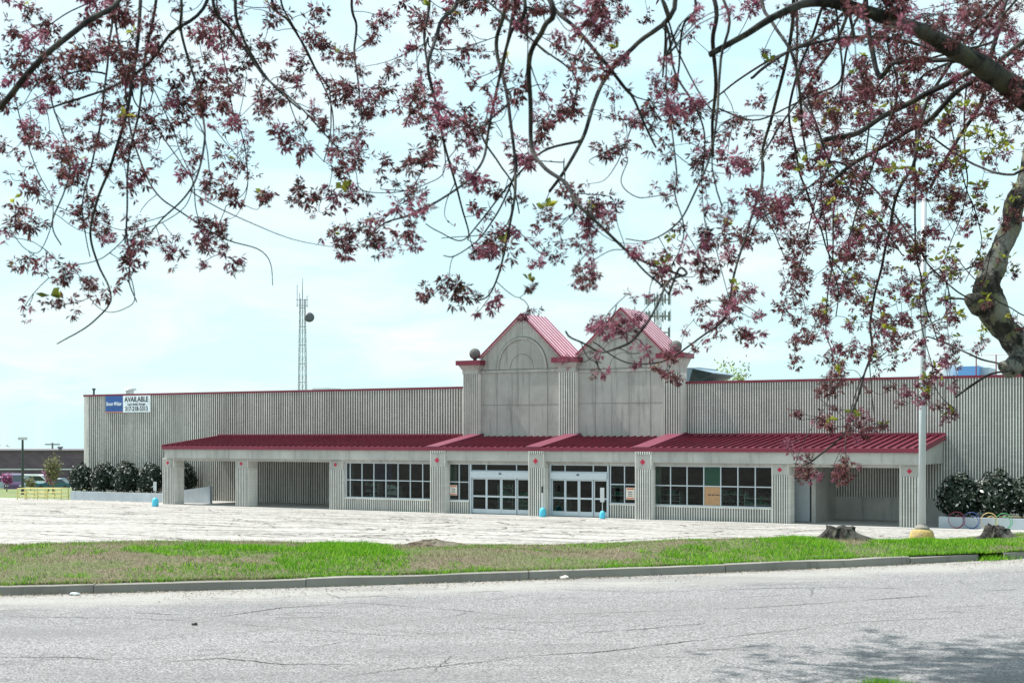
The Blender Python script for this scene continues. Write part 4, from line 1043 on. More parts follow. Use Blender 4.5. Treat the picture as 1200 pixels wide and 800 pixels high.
zt = (HY-518.5)/F_PX*Y+9; m_ = MB(); m_.tube([(0,0,0),(0,0,zt)], .16, 6); m_.build('post', M['steel_far'], o); m_ = MB(); m_.box(-1.3,1.3,-.1,.1,zt-.4,zt-.2); m_.build('crossbar', M['steel_far'], o)
o = empty('roof_pipe', ((70.5-CX)/F_PX*200, 200, (HY-529)/F_PX*200)); tag(o, 'short pipe on the brick building roof near the store corner', 'pipe'); m_ = MB(); m_.tube([(0,0,-.3),(0,0,.6)], .25, 8); m_.tube([(0,0,.5),(0,0,.75)], .4, 8); m_.build('pipe', M['steel_far'], o)

def car(px, pyb, Y, m, rot, label, kind='sedan', s=1.0):
    X = (px-CX)/F_PX*Y; z = (HY-pyb)/F_PX*Y
    o = empty('parked_car', (X,Y,z), R(rot)); tag(o, label, 'car' if kind != 'van' else 'van', 'cars parked before the brick building')
    L, Wd = (4.6, 1.8) if kind != 'van' else (5.2, 1.95); h0 = .25
    if kind == 'van': prof = [(-L/2,h0),(L/2,h0),(L/2,.75),(L/2-.15,.95),(L/2-.9,1.05),(L/2-1.7,1.75),(L/2-2.1,1.86),(-L/2+.5,1.88),(-L/2+.12,1.75),(-L/2,1.0)]
    else: prof = [(-L/2,h0),(L/2,h0),(L/2,.62),(L/2-.2,.78),(L/2-1.2,.92),(L/2-1.25,.92),(-L/2+.9,.96),(-L/2+.1,.90),(-L/2,.6)]
    b_ = MB(); b_.prism(prof, -Wd/2, Wd/2); body = b_.build('body', m, o)
    g_ = MB()
    if kind == 'van':
        g_.prism([(-L/2+.35,1.15),(L/2-1.0,1.12),(L/2-1.72,1.68),(-L/2+.4,1.70)], -Wd/2-.01, Wd/2+.01)
        g_.hexa([(L/2-.98,-Wd/2+.12,1.08),(L/2-.90,-Wd/2+.12,1.08),(L/2-.90,Wd/2-.12,1.08),(L/2-.98,Wd/2-.12,1.08),(L/2-1.72,-Wd/2+.2,1.74),(L/2-1.66,-Wd/2+.2,1.76),(L/2-1.66,Wd/2-.2,1.76),(L/2-1.72,Wd/2-.2,1.74)])
    else:
        g_.hexa([(-L/2+.75,-Wd/2+.05,.93),(L/2-1.2,-Wd/2+.05,.93),(L/2-1.2,Wd/2-.05,.93),(-L/2+.75,Wd/2-.05,.93),(-L/2+1.45,-Wd/2+.25,1.40),(L/2-2.05,-Wd/2+.25,1.40),(L/2-2.05,Wd/2-.25,1.40),(-L/2+1.45,Wd/2-.25,1.40)])
        r_ = MB(); r_.hexa([(-L/2+1.40,-Wd/2+.23,1.40),(L/2-2.0,-Wd/2+.23,1.40),(L/2-2.0,Wd/2-.23,1.40),(-L/2+1.40,Wd/2-.23,1.40),(-L/2+1.6,-Wd/2+.3,1.46),(L/2-2.15,-Wd/2+.3,1.46),(L/2-2.15,Wd/2-.3,1.46),(-L/2+1.6,Wd/2-.3,1.46)]); r_.build('roof', m, o)
    g_.build('windows', M['car_glass'], o)
    for sx_ in (-1,1):
        for sy_ in (-1,1):
            w_ = MB(); w_.tube([(sx_*L*.31, sy_*(Wd/2-.2), .33),(sx_*L*.31, sy_*(Wd/2+.02), .33)], .33, 12); w_.build('wheel', M['tyre'], o)
    for sy_ in (-1,1):
        w_ = MB(); w_.box(L/2-.03,L/2+.012,sy_*Wd*.36-.15,sy_*Wd*.36+.15,.58,.72); w_.build('headlight', M['white'], o)
cw = plain('white_car_paint', (.75,.78,.80), .25); cd = plain('plum_car_paint', (.10,.06,.14), .25); ct = plain('teal_car_paint', (.05,.14,.17), .25); cb = plain('pale_blue_car_paint', (.45,.55,.62), .25)
car(3, 574, 150, cb, 10, 'pale blue car at the far left edge beside the plum car')
car(16, 575, 150, cd, -70, 'dark plum car parked left of the lamp post', 'van')
car(29, 573.5, 160, ct, -8, 'dark teal car partly behind the yellow rail', 'sedan')
car(43, 573.5, 168, cw, -4, 'white van parked behind the yellow rail', 'van')
car(66, 575, 156, ct, 175, 'dark car at the foot of the bare tree behind the yellow rail', 'sedan')
# cart corral
Y = 103.5; xa, xb = (20-CX)/F_PX*Y, (72-CX)/F_PX*Y; zg = ground_z(xa, Y)+.02
o = empty('cart_corral', ((xa+xb)/2, Y, zg), R(-2)); tag(o, 'yellow pipe rail cart corral at the far left edge of the lot', 'cart corral'); L = (xb-xa)/2
for k, x_ in enumerate((-L, -L*.58, -L*.08, L*.36, L)):
    for y_ in (0, 1.5):
        m_ = MB(); m_.tube([(x_,y_,-.1),(x_,y_,.92)], .035, 6); m_.build('post', M['yellow'], o)
for y_ in (0, 1.5):
    for z_ in (.32,.62,.92):
        m_ = MB(); m_.tube([(-L,y_,z_),(L,y_,z_)], .03, 6); m_.build('rail', M['yellow'], o)
for z_ in (.32,.62,.92):
    m_ = MB(); m_.tube([(-L,0,z_),(-L,1.5,z_)], .03, 6); m_.build('rail', M['yellow'], o)

def far_tree(px, pyb, pyt, wpx, Y, m, n, label, leaf, trunk=True, name='young_tree', cat='tree', zb=None):
    X = (px-CX)/F_PX*Y; zb = (HY-pyb)/F_PX*Y if zb is None else zb; zt = (HY-pyt)/F_PX*Y; H = zt-zb; r = wpx/2/F_PX*Y
    o = empty(name, (X,Y,zb)); tag(o, label, cat)
    t_ = MB(); t_.tube([(0,0,-.3),(0,0,H*.5),(.1,0,H*.8)], [H*.02+.03,H*.014+.02,.02], 6)
    rnd = random.Random(int(px*7+1)); c_ = MB(); tips = []
    for k in range(26):
        a = rnd.uniform(0,6.28); z_ = H*rnd.uniform(.25,.7); L = r*rnd.uniform(.5,1.05); p = Vector((L*math.cos(a), L*math.sin(a), min(H, z_+H*rnd.uniform(.1,.35))))
        t_.tube([(0,0,z_),(p.x*.5,p.y*.5,z_+(p.z-z_)*.35),tuple(p)], [.035,.022,.008], 4); tips.append(p)
    t_.build('trunk', M['bark'], o)
    for k in range(n):
        p = rnd.choice(tips); q = p*rnd.uniform(.55,1.05)+Vector((rnd.gauss(0,r*.16), rnd.gauss(0,r*.16), rnd.gauss(0,H*.06)))
        a = Vector((rnd.uniform(-1,1),rnd.uniform(-1,1),rnd.uniform(-1,1))).normalized(); b_ = a.cross(Vector((rnd.uniform(-1,1),rnd.uniform(-1,1),rnd.uniform(-1,1)))).normalized(); s_ = leaf*rnd.uniform(.6,1.3)
        c_.quad(q-a*s_, q-b_*s_*.5, q+a*s_, q+b_*s_*.5)
    c_.build('crown', m, o)
far_tree(62, 574, 533, 17, 118, M['far_grey'], 700, 'sparse budding tree standing before the brick building', .12)
far_tree(8, 572, 553, 12, 130, M['far_pink'], 500, 'small magenta redbud at the far left behind the cars', .12, name='redbud_tree')
far_tree(57, 572, 552, 11, 125, M['far_pink'], 300, 'small magenta redbud beside the sparse budding tree', .12, name='redbud_tree')
far_tree(36, 574, 560, 12, 140, M['far_grey'], 300, 'low budding shrub behind the white van', .12, name='shrub', cat='shrub')
far_tree(6, 574, 525, 16, 260, M['far_grey'], 300, 'distant grey tree top showing over the brick building roof', .3)
far_tree(852, 560, 427, 40, 170, M['far_leaf'], 2600, 'yellow green spring tree rising behind the roof beside the air unit', .22, zb=-6)
far_tree(862, 560, 430, 30, 176, M['far_grey'], 1500, 'paler budding tree behind the yellow green one', .2, zb=-6)

# ------------------------------------------------------------------ the blossoming tree overhead
TREE = empty('blossoming_tree', (4.05, 8.4, ROADZ)); tag(TREE, 'large blossoming tree with drooping branches of mauve flowers hanging over the road', 'tree')
TO = Vector(TREE.location)
def cat_rom(pts, sub=5):
    out = []
    n = len(pts)
    for i in range(n-1):
        p0, p1, p2, p3 = pts[max(i-1,0)], pts[i], pts[i+1], pts[min(i+2,n-1)]
        for k in range(sub):
            t = k/sub; t2, t3 = t*t, t*t*t
            out.append(.5*((2*p1)+(-p0+p2)*t+(2*p0-5*p1+4*p2-p3)*t2+(-p0+3*p1-3*p2+p3)*t3))
    out.append(pts[-1].copy()); return out
nodes = []          # (point, radius) of the skeleton
bigb, twb = MB(), MB()
def add_branch(pts, r0, r1, sub=5, wig=.012, big=False, reg=True):
    c = cat_rom(pts, sub); n = len(c); out = []; rad = []
    for i, p in enumerate(c):
        q = p + Vector((noise.noise(p*4.1), noise.noise(p*4.1+Vector((9,0,0))), noise.noise(p*4.1+Vector((0,9,0)))))*wig*(0 if i in (0,) else 1)
        out.append(q); rad.append(r0+(r1-r0)*(i/(n-1))**.85)
    (bigb if big else twb).tube([q-TO for q in out], rad, 12 if big else 5, bump=.16 if big else 0)
    if reg:
        for q, r in zip(out, rad): nodes.append((q, r))
    return out
V = lambda px, py, Y: P(px, py, Y)
# trunk and main limbs
trunk = [Vector((4.05,8.4,ROADZ-.1)), Vector((4.0,8.45,-.9)), Vector((3.86,8.6,-.2)), Vector((3.78,8.7,.25))]
add_branch(trunk, .34, .24, 6, .02, True)
# fork seen at right: up-left to the knob then up-right
fork = [Vector((3.85,8.62,-.12)), V(1245,475,8.9), V(1207,425,9.0), V(1172,378,9.0), V(1158,346,9.0), V(1164,316,9.05), V(1176,280,9.1), V(1192,235,9.1), V(1208,185,9.1), V(1222,120,9.0), V(1230,40,8.8), V(1215,-80,8.5), V(1190,-200,8.0)]
fk = cat_rom(fork, 6); rad = []
for i, p in enumerate(fk):
    t = i/(len(fk)-1); r = .098*(1-t)+.036*t
    px = CX+F_PX*p.x/p.y; py = HY-F_PX*p.z/p.y
    rad.append(r*(1.0+.22*math.exp(-((py-352)/22)**2)))
fkj = [p+Vector((noise.noise(p*6), 0, noise.noise(p*6+Vector((4,4,4)))))*.03 for p in fk]
bigb.tube([p-TO for p in fkj], rad, 16, bump=.3)
for p, r in zip(fkj, rad): nodes.append((p, r))
fork2 = [Vector((3.80,8.65,.18)), Vector((3.85,8.2,1.0)), Vector((3.6,7.4,1.8)), V(1330,190,6.3), V(1260,150,5.9), V(1200,112,5.6), V(1150,78,5.4), V(1100,47,5.2), V(1050,25,5.0), V(987,6,4.8), V(950,3,4.7), V(912,17,4.6), V(875,40,4.55), V(832,64,4.5)]
f2 = cat_rom(fork2, 6); n2 = len(f2); rr2 = []
for i, p in enumerate(f2):
    t = i/(n2-1); rr2.append(.010+.115*(1-t)**2.1)
limb = MB(); limb.tube([p-TO for p in f2], rr2, 14, bump=.25)
for p, r in zip(f2, rr2): nodes.append((p, r))
for sgn in (-1,):   # knobs of cut limbs
    bigb.tube([V(1150,358,8.95)-TO, V(1136,350,8.85)-TO], [.08,.04], 10, bump=.3)
    bigb.tube([V(1200,420,8.95)-TO, V(1182,432,8.85)-TO, V(1174,428,8.8)-TO], [.075,.06,.03], 10, bump=.3)
# overhead limbs above the frame, leaving from the fork
over = [[Vector((3.7,7.6,1.7)), Vector((2.6,6.4,2.5)), Vector((1.2,5.4,2.45)), Vector((.2,5.0,2.25)), Vector((-.9,4.8,2.2)), Vector((-1.9,4.7,2.1)), Vector((-2.7,4.8,1.95))],
        [Vector((3.7,7.9,1.5)), Vector((2.8,8.2,3.2)), Vector((1.6,8.6,3.9)), Vector((.4,8.2,4.2)), Vector((-.8,7.4,4.0))],
        [Vector((3.9,8.8,1.2)), Vector((3.4,9.6,3.6)), Vector((2.4,10.4,4.6)), Vector((1.2,10.8,4.6)), Vector((-.2,11.2,4.6)), Vector((-1.5,11.6,4.3))], [Vector((2.4,10.4,4.6)), Vector((1.6,11.6,4.9)), Vector((.4,12.2,5.0))],
        [Vector((2.6,6.4,2.5)), Vector((1.6,6.6,3.0)), Vector((.4,6.3,2.9)), Vector((-1.0,6.0,2.7)), Vector((-2.4,5.8,2.5))],
        [Vector((4.0,8.5,1.4)), Vector((5.2,8.2,2.8)), Vector((6.4,8.0,3.6))], [Vector((3.9,8.3,1.0)), Vector((4.6,7.0,2.6)), Vector((5.0,5.6,3.2))]]
for k, o_ in enumerate(over): add_branch(o_, .085, .025 if k != 4 else .03, 6, .03, True)
# pixel-traced branches: (depth, r0 mm, r1 mm, points); those starting at the top edge are led up to an overhead limb
TR = [
 (4.3,9,7,[(0,127),(20,101),(57,64),(101,27),(142,-4)],'t1'),
 (4.6,3,6,[(57,127),(98,115),(135,101),(170,80),(200,40),(243,-3)],'t1'),
 (4.2,4,2,[(213,-5),(213,34),(223,78),(236,118),(241,162),(233,202),(216,230),(190,256),(180,270)],'t'),
 (4.6,4,1.5,[(130,-5),(128,60),(122,118),(108,189),(98,230),(98,261),(108,301)],'t'),
 (4.5,5,1.8,[(165,-5),(158,70),(148,135),(132,189),(115,234),(108,274),(118,311),(130,335),(128,355),(111,375),(90,390),(67,402)],'t'),
 (4.5,4.5,1.6,[(185,-5),(172,60),(162,128),(152,186),(148,254),(155,298),(153,332),(159,352)],'t'),
 (4.5,1.6,1.2,[(159,352),(145,361),(128,364),(112,356),(103,342)],''),
 (4.7,4,1.3,[(140,60),(159,169),(176,216),(202,243),(236,264),(270,281),(304,291),(317,308),(321,333)],''),
 (4.7,3,1.3,[(160,120),(186,152),(209,189),(226,213),(232,250),(250,290),(275,305)],''),
 (4.3,5,2,[(250,-5),(270,34),(290,61),(311,91),(338,115),(365,142),(398,174)],'t'),
 (4.8,4.5,1.8,[(314,-5),(338,27),(358,57),(371,84),(385,105),(388,150),(380,190)],'t'),
 (4.4,5,2.5,[(277,-5),(284,40),(294,64),(320,98),(352,128)],'t'),
 (4.9,2.5,1.2,[(257,30),(270,118),(284,159),(290,203),(287,223),(275,235),(263,241)],''),
 (4.4,1.8,1.2,[(148,281),(118,305),(74,311),(50,294),(40,285)],''),
 (4.8,2.4,1.2,[(30,60),(15,110),(40,190),(62,240),(50,290),(30,290),(10,265)],''),
 (4.6,2.0,1.2,[(170,80),(200,150),(215,190),(225,215),(218,245),(190,262),(150,270),(120,262)],''),
 (4.4,3.2,1.8,[(60,110),(80,190),(60,260),(70,290)],''),
 (4.9,5,2.2,[(411,-5),(419,30),(417,67),(421,111),(424,145)],'t'),
 (4.8,4,2,[(330,10),(350,44),(370,84),(387,125),(390,162)],''),
 (4.6,6,2.2,[(539,-5),(515,27),(505,57),(502,84),(515,135),(529,203),(542,243),(549,270),(549,280)],'t'),
 (4.2,6,1.5,[(593,-5),(583,51),(590,101),(600,162),(603,216),(600,250),(590,300),(575,340),(562,351),(550,349)],'t'),
 (3.6,6,3,[(645,-5),(640,34),(623,67),(620,118),(622,172),(637,196),(664,216),(676,236),(698,258),(725,285),(750,302),(800,322)],'t'),
 (4.4,7,4.5,[(790,-5),(750,50),(717,85),(695,120),(682,162),(662,200),(644,223)],'t'),
 (4.0,4.5,2,[(613,-5),(600,40),(586,84),(573,152),(566,186),(550,210),(520,230),(480,250),(450,263),(430,285)],'t'),
 (4.1,5.5,3,[(640,-10),(674,34),(704,68),(731,101),(742,112),(757,145),(770,175)],'t'),
 (4.6,4,1.8,[(593,20),(637,61),(674,91),(667,128),(647,145)],''),
 (4.3,5,2,[(600,30),(588,90),(596,120),(566,152),(583,190),(600,215),(608,250)],''),
 (4.8,5,2.5,[(502,-5),(498,51),(505,95),(520,140)],'t'),
 (4.5,3,1.3,[(505,57),(530,60),(560,52),(590,40)],''),
 (4.5,4,1.5,[(603,216),(580,240),(560,262),(540,280),(515,270),(500,262)],''),
 (4.3,4,1.5,[(603,200),(590,235),(575,262),(560,280),(535,298),(522,297)],''),
 (4.0,2,1.2,[(600,250),(590,270),(565,277),(515,278)],''),
 (4.4,2,1.2,[(502,180),(488,215),(467,243),(447,262),(430,280),(420,285)],''),
 (4.6,1.8,1.2,[(520,200),(500,215),(470,225),(440,225),(420,220),(415,200),(403,195)],''),
 (4.0,4.5,2.5,[(775,-5),(780,30),(780,62),(778,90)],'t'),
 (4.4,3.5,2,[(780,15),(795,62),(822,112),(835,130)],''),
 (4.7,4,2.5,[(812,-5),(800,30),(795,82),(790,100)],'t'),
 (4.8,7,4.5,[(834,-5),(835,50),(839,100),(836,150),(836,185)],'t'),
 (5.6,6,3,[(990,45),(950,50),(900,72),(865,95),(835,117),(812,130)],''),
 (4.2,4,2,[(790,85),(812,125),(827,160),(827,200)],''),
 (5.0,3,3.5,[(840,127),(885,142),(925,127),(950,112),(985,95)],''),
 (5.2,6,3.5,[(892,-5),(907,27),(927,62),(937,112),(940,150),(948,200)],'t'),
 (5.4,6,2,[(930,-5),(925,50),(908,118),(896,165),(893,185),(890,222),(877,271),(861,326),(851,368),(825,394),(796,414),(770,424),(740,425),(715,414),(695,402)],'t'),
 (4.0,4,1.5,[(846,-5),(845,70),(840,130),(832,180),(812,235),(793,264),(760,284),(731,281)],'t'),
 (3.5,2.5,2.5,[(699,258),(731,290),(757,316),(773,330),(785,345)],''),
 (3.4,2.2,3.2,[(663,388),(672,396),(689,407),(700,413),(712,414),(734,404),(747,391),(760,375),(773,350),(785,330),(805,322)],''),
 (4.2,3,1.5,[(780,60),(785,130),(793,200),(790,229),(799,261),(796,287),(780,320)],''),
 (5.2,4,1.8,[(970,200),(949,216),(916,238),(890,258),(877,277),(845,285)],''),
 (5.4,3.5,1.8,[(892,200),(894,219),(897,251),(910,277),(921,307)],''),
 (4.0,2.0,1.2,[(735,170),(737,190),(728,215),(745,230),(765,232),(785,228)],''),
 (4.2,1.6,1.2,[(662,200),(668,222),(692,228),(718,235),(722,262),(730,290)],''),
 # right, dense part
 (6.0,12,8,[(1025,82),(1050,72),(1100,70),(1125,72),(1160,90)],''),
 (6.6,12,14,[(966,164),(1000,157),(1037,135),(1075,117),(1112,97),(1150,80)],''),
 (7.0,9,13,[(970,215),(995,195),(1025,177),(1060,155),(1090,140),(1120,110),(1155,85)],''),
 (5.4,5,6,[(880,92),(900,75),(950,47),(990,17)],''),
 (5.8,3,8,[(895,180),(910,155),(940,112),(957,82),(975,57),(992,22)],''),
 (7.5,12,8,[(1180,-5),(1172,25),(1162,62),(1150,120),(1118,170),(1090,220)],'t'),
 (7.6,10,4,[(1085,120),(1072,185),(1055,217),(1047,247),(1040,280),(1025,342),(1020,380),(1020,410),(1007,460),(992,500),(985,512),(957,535),(940,546)],''),
 (7.8,7,4,[(935,100),(955,140),(967,180),(975,190),(995,195),(1025,222),(1050,252),(1075,290),(1095,317),(1120,340),(1140,352)],''),
 (7.2,7,2.5,[(925,120),(932,180),(945,225),(960,267),(975,305),(1000,335),(1017,360),(1030,400)],''),
 (7.4,5,3,[(950,130),(967,180),(987,210),(1005,242),(1030,262),(1060,300)],''),
 (8.2,7,2,[(1135,80),(1132,180),(1132,217),(1120,272),(1100,315)],''),
 (8.2,8,3,[(1075,100),(1072,180),(1072,280),(1080,330),(1090,370),(1100,400)],''),
 (7.6,5,3,[(960,190),(965,250),(970,292),(982,342),(980,370)],''),
 (7.0,6,2.5,[(1030,100),(1015,180),(1007,230),(995,285),(985,320)],''),
 (7.4,5,2,[(975,300),(967,385),(975,417),(972,462),(957,490)],''),
 (7.6,3,2,[(992,500),(992,530),(994,552)],''),
 (7.6,4,2,[(1020,420),(1020,430),(1022,467),(1027,497)],''),
 (8.0,4,2.5,[(1115,355),(1105,372),(1090,380),(1055,400),(1017,430)],''),
 (8.4,4,2,[(1080,340),(1080,380),(1090,420),(1097,455),(1120,480)],''),
 (8.6,3,1.8,[(1110,330),(1112,402),(1122,442),(1120,485)],''),
 (8.6,4,7,[(1085,395),(1100,400),(1115,405),(1150,420),(1185,432)],''),
 (8.9,5,8,[(1100,355),(1120,350),(1135,352),(1150,360)],''),
 (8.8,9,6,[(1200,200),(1185,205),(1160,200),(1140,192),(1120,180),(1090,160)],''),
 (8.8,5,3,[(1180,270),(1165,285),(1150,330),(1120,300)],''),
 (8.6,6,3,[(1215,375),(1190,365),(1165,350)],''),
 (6.4,5,3,[(1040,30),(1050,100),(1040,150),(1010,230),(990,290)],'t'),
 (7.8,5,2,[(1110,130),(1125,200),(1145,250),(1150,290),(1130,330)],''),
 (7.0,5,2.5,[(1000,30),(985,120),(975,180),(955,240),(940,300),(925,340)],'t'),
]
tops = [(p, r) for p, r in nodes if p.z > 1.7 and p.y < 9]
def nearest(lst, p, f=None):
    best = None; bd = 1e9
    for q, r in lst:
        d = (q-p).length_squared if f is None else f(q, p)
        if d < bd: bd = d; best = (q, r)
    return best
for (Y, r0, r1, pts, fl) in TR:
    n = len(pts); ph = random.uniform(0, 6)
    P3 = [V(x, y, Y+.22*math.sin(ph+i*.8)*(Y/5)) for i, (x, y) in enumerate(pts)]
    if fl == 't':
        q, r = nearest(tops, P3[0]); mid = (P3[0]*.5+q*.5)+Vector((0,0,.06)); P3 = [q, mid]+P3; r0 *= 1.3
    elif fl == 't1':
        q, r = nearest(tops, P3[-1]); P3 = P3+[(P3[-1]*.5+q*.5), q]
    elif nodes:
        ends = [P3[0], P3[-1]] if r1 > r0*.9 else [P3[0]]
        if r1 > r0: ends = [P3[-1]]
        e = ends[0]; o2 = P3[1] if e is P3[0] else P3[-2]; dr = (o2-e).normalized()
        def cost(q_, p_):
            w_ = p_-q_; L_ = w_.length
            return L_*(1.9-1.3*(w_.dot(dr)/L_)) if L_ > 1e-4 else 9
        q, r = nearest(nodes, e, cost)
        if (q-e).length < 2.2:
            if e is P3[0]: P3 = [q, q*.45+e*.55+Vector((0,0,.04))]+P3
            else: P3 = P3+[q*.45+e*.55+Vector((0,0,.04)), q]
    add_branch(P3, r0*1.15/1000, r1*1.15/1000, 6, .012)

# blossom clusters: coverage by 40 px cells
ROWS = [
 [6,5,5,6,6,5,4,2,3,3,3,3,4,6,6,4,4,8,1,1,0,1,1,3,4,8,8,6,7,6],
 [6,6,6,8,8,4,5,5,2,4,3,2,4,3,2,1,3,6,1,1,1,0,1,4,5,9,8,5,6,6],
 [6,5,4,7,7,6,5,5,3,4,4,3,4,4,4,3,2,3,0,4,3,0,0,5,6,8,6,5,6,6],
 [4,5,5,5,5,6,3,4,4,3,4,3,5,6,7,4,4,1,1,4,5,1,1,5,7,6,6,6,6,5],
 [5,5,6,6,3,3,2,4,2,3,5,3,3,4,4,3,1,1,1,2,5,4,3,6,8,7,6,6,5,3],
 [3,4,3,2,2,2,1,1,3,1,2,3,3,3,3,2,4,3,1,2,2,2,5,7,7,7,6,4,5,2],
 [1,3,1,2,1,0,2,0,0,5,4,2,2,2,5,2,5,5,2,3,2,5,5,5,6,7,6,5,5,2],
 [0,1,1,1,1,1,2,0,0,0,1,2,1,2,2,3,1,3,3,2,4,3,2,6,5,5,4,4,4,1],
 [1,1,1,0,0,0,0,0,0,0,0,0,1,2,3,1,0,0,2,1,2,5,2,5,6,4,5,4,2,0],
 [0,0,0,0,0,0,0,0,0,0,0,0,0,0,0,0,0,4,1,0,3,1,3,5,6,5,5,4,1,1],
 [0,0,0,0,0,0,0,0,0,0,0,0,0,0,0,0,0,1,0,2,0,0,0,2,5,3,4,4,1,0],
 [0,0,0,0,0,0,0,0,0,0,0,0,0,0,0,0,0,0,0,0,0,0,0,0,4,2,2,5,0,0],
 [0,0,0,0,0,0,0,0,0,0,0,0,0,0,0,0,0,0,0,0,0,0,0,1,3,4,0,0,0,0],
 [0,0,0,0,0,0,0,0,0,0,0,0,0,0,0,0,0,0,0,0,0,0,0,4,3,0,0,0,0,0]]
pet, hot, lvs = MB(), MB(), MB()
rnd = random.Random(99)
def petal(mb, c, d, L, W):
    s_ = d.cross(Vector((rnd.uniform(-1,1), rnd.uniform(-1,1), rnd.uniform(-1,1))))
    if s_.length < 1e-4: return
    s_.normalize(); nrm = d.cross(s_)
    a = c; b = c+d*L*.55+s_*W+nrm*L*.08; e = c+d*L; g = c+d*L*.55-s_*W+nrm*L*.08
    mb.quad(a-TO, b-TO, e-TO, g-TO)
def cluster(c, size, n, mb):
    # several umbels hanging from short stalks
    for k in range(max(2, n//9)):
        u = Vector((rnd.gauss(0,1), rnd.gauss(0,1), rnd.gauss(-.3,1))).normalized()*size*rnd.uniform(.05,.62)
        cc = c+u
        for j in range(12):
            d = (u.normalized()*.6+Vector((rnd.gauss(0,.8), rnd.gauss(0,.8), rnd.gauss(-.55,.7)))).normalized()
            petal(mb, cc+d*size*.05, d, size*rnd.uniform(.14,.42), size*rnd.uniform(.028,.056))
def leaf_tuft(c, size):
    for j in range(rnd.randint(3,6)):
        d = Vector((rnd.gauss(0,.8), rnd.gauss(0,.8), rnd.gauss(.3,.5))).normalized(); petal(lvs, c, d, size*rnd.uniform(.6,1.1), size*rnd.uniform(.16,.28))
targets = []
traced_nodes = list(nodes)
vis = []
for q, r in traced_nodes:
    if q.y > 1: vis.append((CX+F_PX*q.x/q.y, HY-F_PX*q.z/q.y, q))
for ry, row in enumerate(ROWS):
    for cxi, dg in enumerate(row):
        if dg == 0: continue
        for k in range(60):
            px = cxi*40+rnd.uniform(0,40); py = ry*40+rnd.uniform(0,40)
            cand = sorted(vis, key=lambda t: (t[0]-px)**2+(t[1]-py)**2)[:1]
            Y0 = cand[0][2].y
            if (cand[0][0]-px)**2+(cand[0][1]-py)**2 > 90**2: Y0 = 4.6
            if k == 0: Ycell = Y0; cnt = dg*.95*(max(Y0, 3.6)/4.4)**1.6*(1.25 if cxi >= 22 else .85); total = int(cnt+rnd.random())
            if k >= total: break
            Y = Y0+rnd.gauss(0, .18*Y0/4.5); sc_ = 4.6/Y0
            if k % 3: continue
            for q_ in range(3):
                targets.append((px+rnd.gauss(0, 10)*sc_, py+rnd.gauss(0, 11)*sc_, max(3.0, Y+rnd.gauss(0,.05))))
EXTRA = [(400,275,4.1),(412,270,4.1),(405,285,4.1),(440,275,4.1),(446,282,4.1),(432,268,4.1),(650,262,3.5),(640,250,3.5),(655,270,3.5),(676,250,3.5),(690,265,3.5),(660,285,3.5),
 (700,378,3.4),(710,372,3.4),(736,372,3.4),(728,385,3.4),(745,378,3.4),(750,418,3.5),(702,425,3.4),(705,437,3.4),(785,420,5.2),(780,437,5.2),(825,400,5.2),(812,410,5.2),(852,372,5.2),(850,352,5.2),
 (163,248,4.7),(237,288,4.6),(242,308,4.6),(270,298,4.6),(278,308,4.6),(257,270,4.6),(168,294,4.6),(60,325,4.4),(80,355,4.4),(106,330,4.4),(88,245,4.5),(690,15,3.7),(705,30,3.7),(700,8,3.7),(712,20,3.7),(708,45,3.7),(695,35,3.7),
 (1010,30,3.0),(1020,45,2.9),(1000,50,3.0),(1040,35,3.0),(1060,25,2.9),(1150,20,2.8),(1160,40,2.8),(1148,8,2.8),(1130,20,3.0),(985,95,3.1),(960,120,3.1),(975,130,3.1),(950,135,3.1),(150,60,3.6),(140,75,3.6),(130,50,3.6),(165,35,3.6),(155,85,3.6),
 (850,255,3.6),(848,248,3.6),(825,308,3.7),(828,316,3.7),(775,70,3.6),(765,90,3.6),(785,95,3.7),(770,105,3.7),(795,125,3.8),(790,140,3.8),(560,205,3.9),(575,120,4.0)]
targets += [(a+rnd.uniform(-3,3), b+rnd.uniform(-3,3), c) for a, b, c in EXTRA]
pts3 = [V(*t) for t in targets]
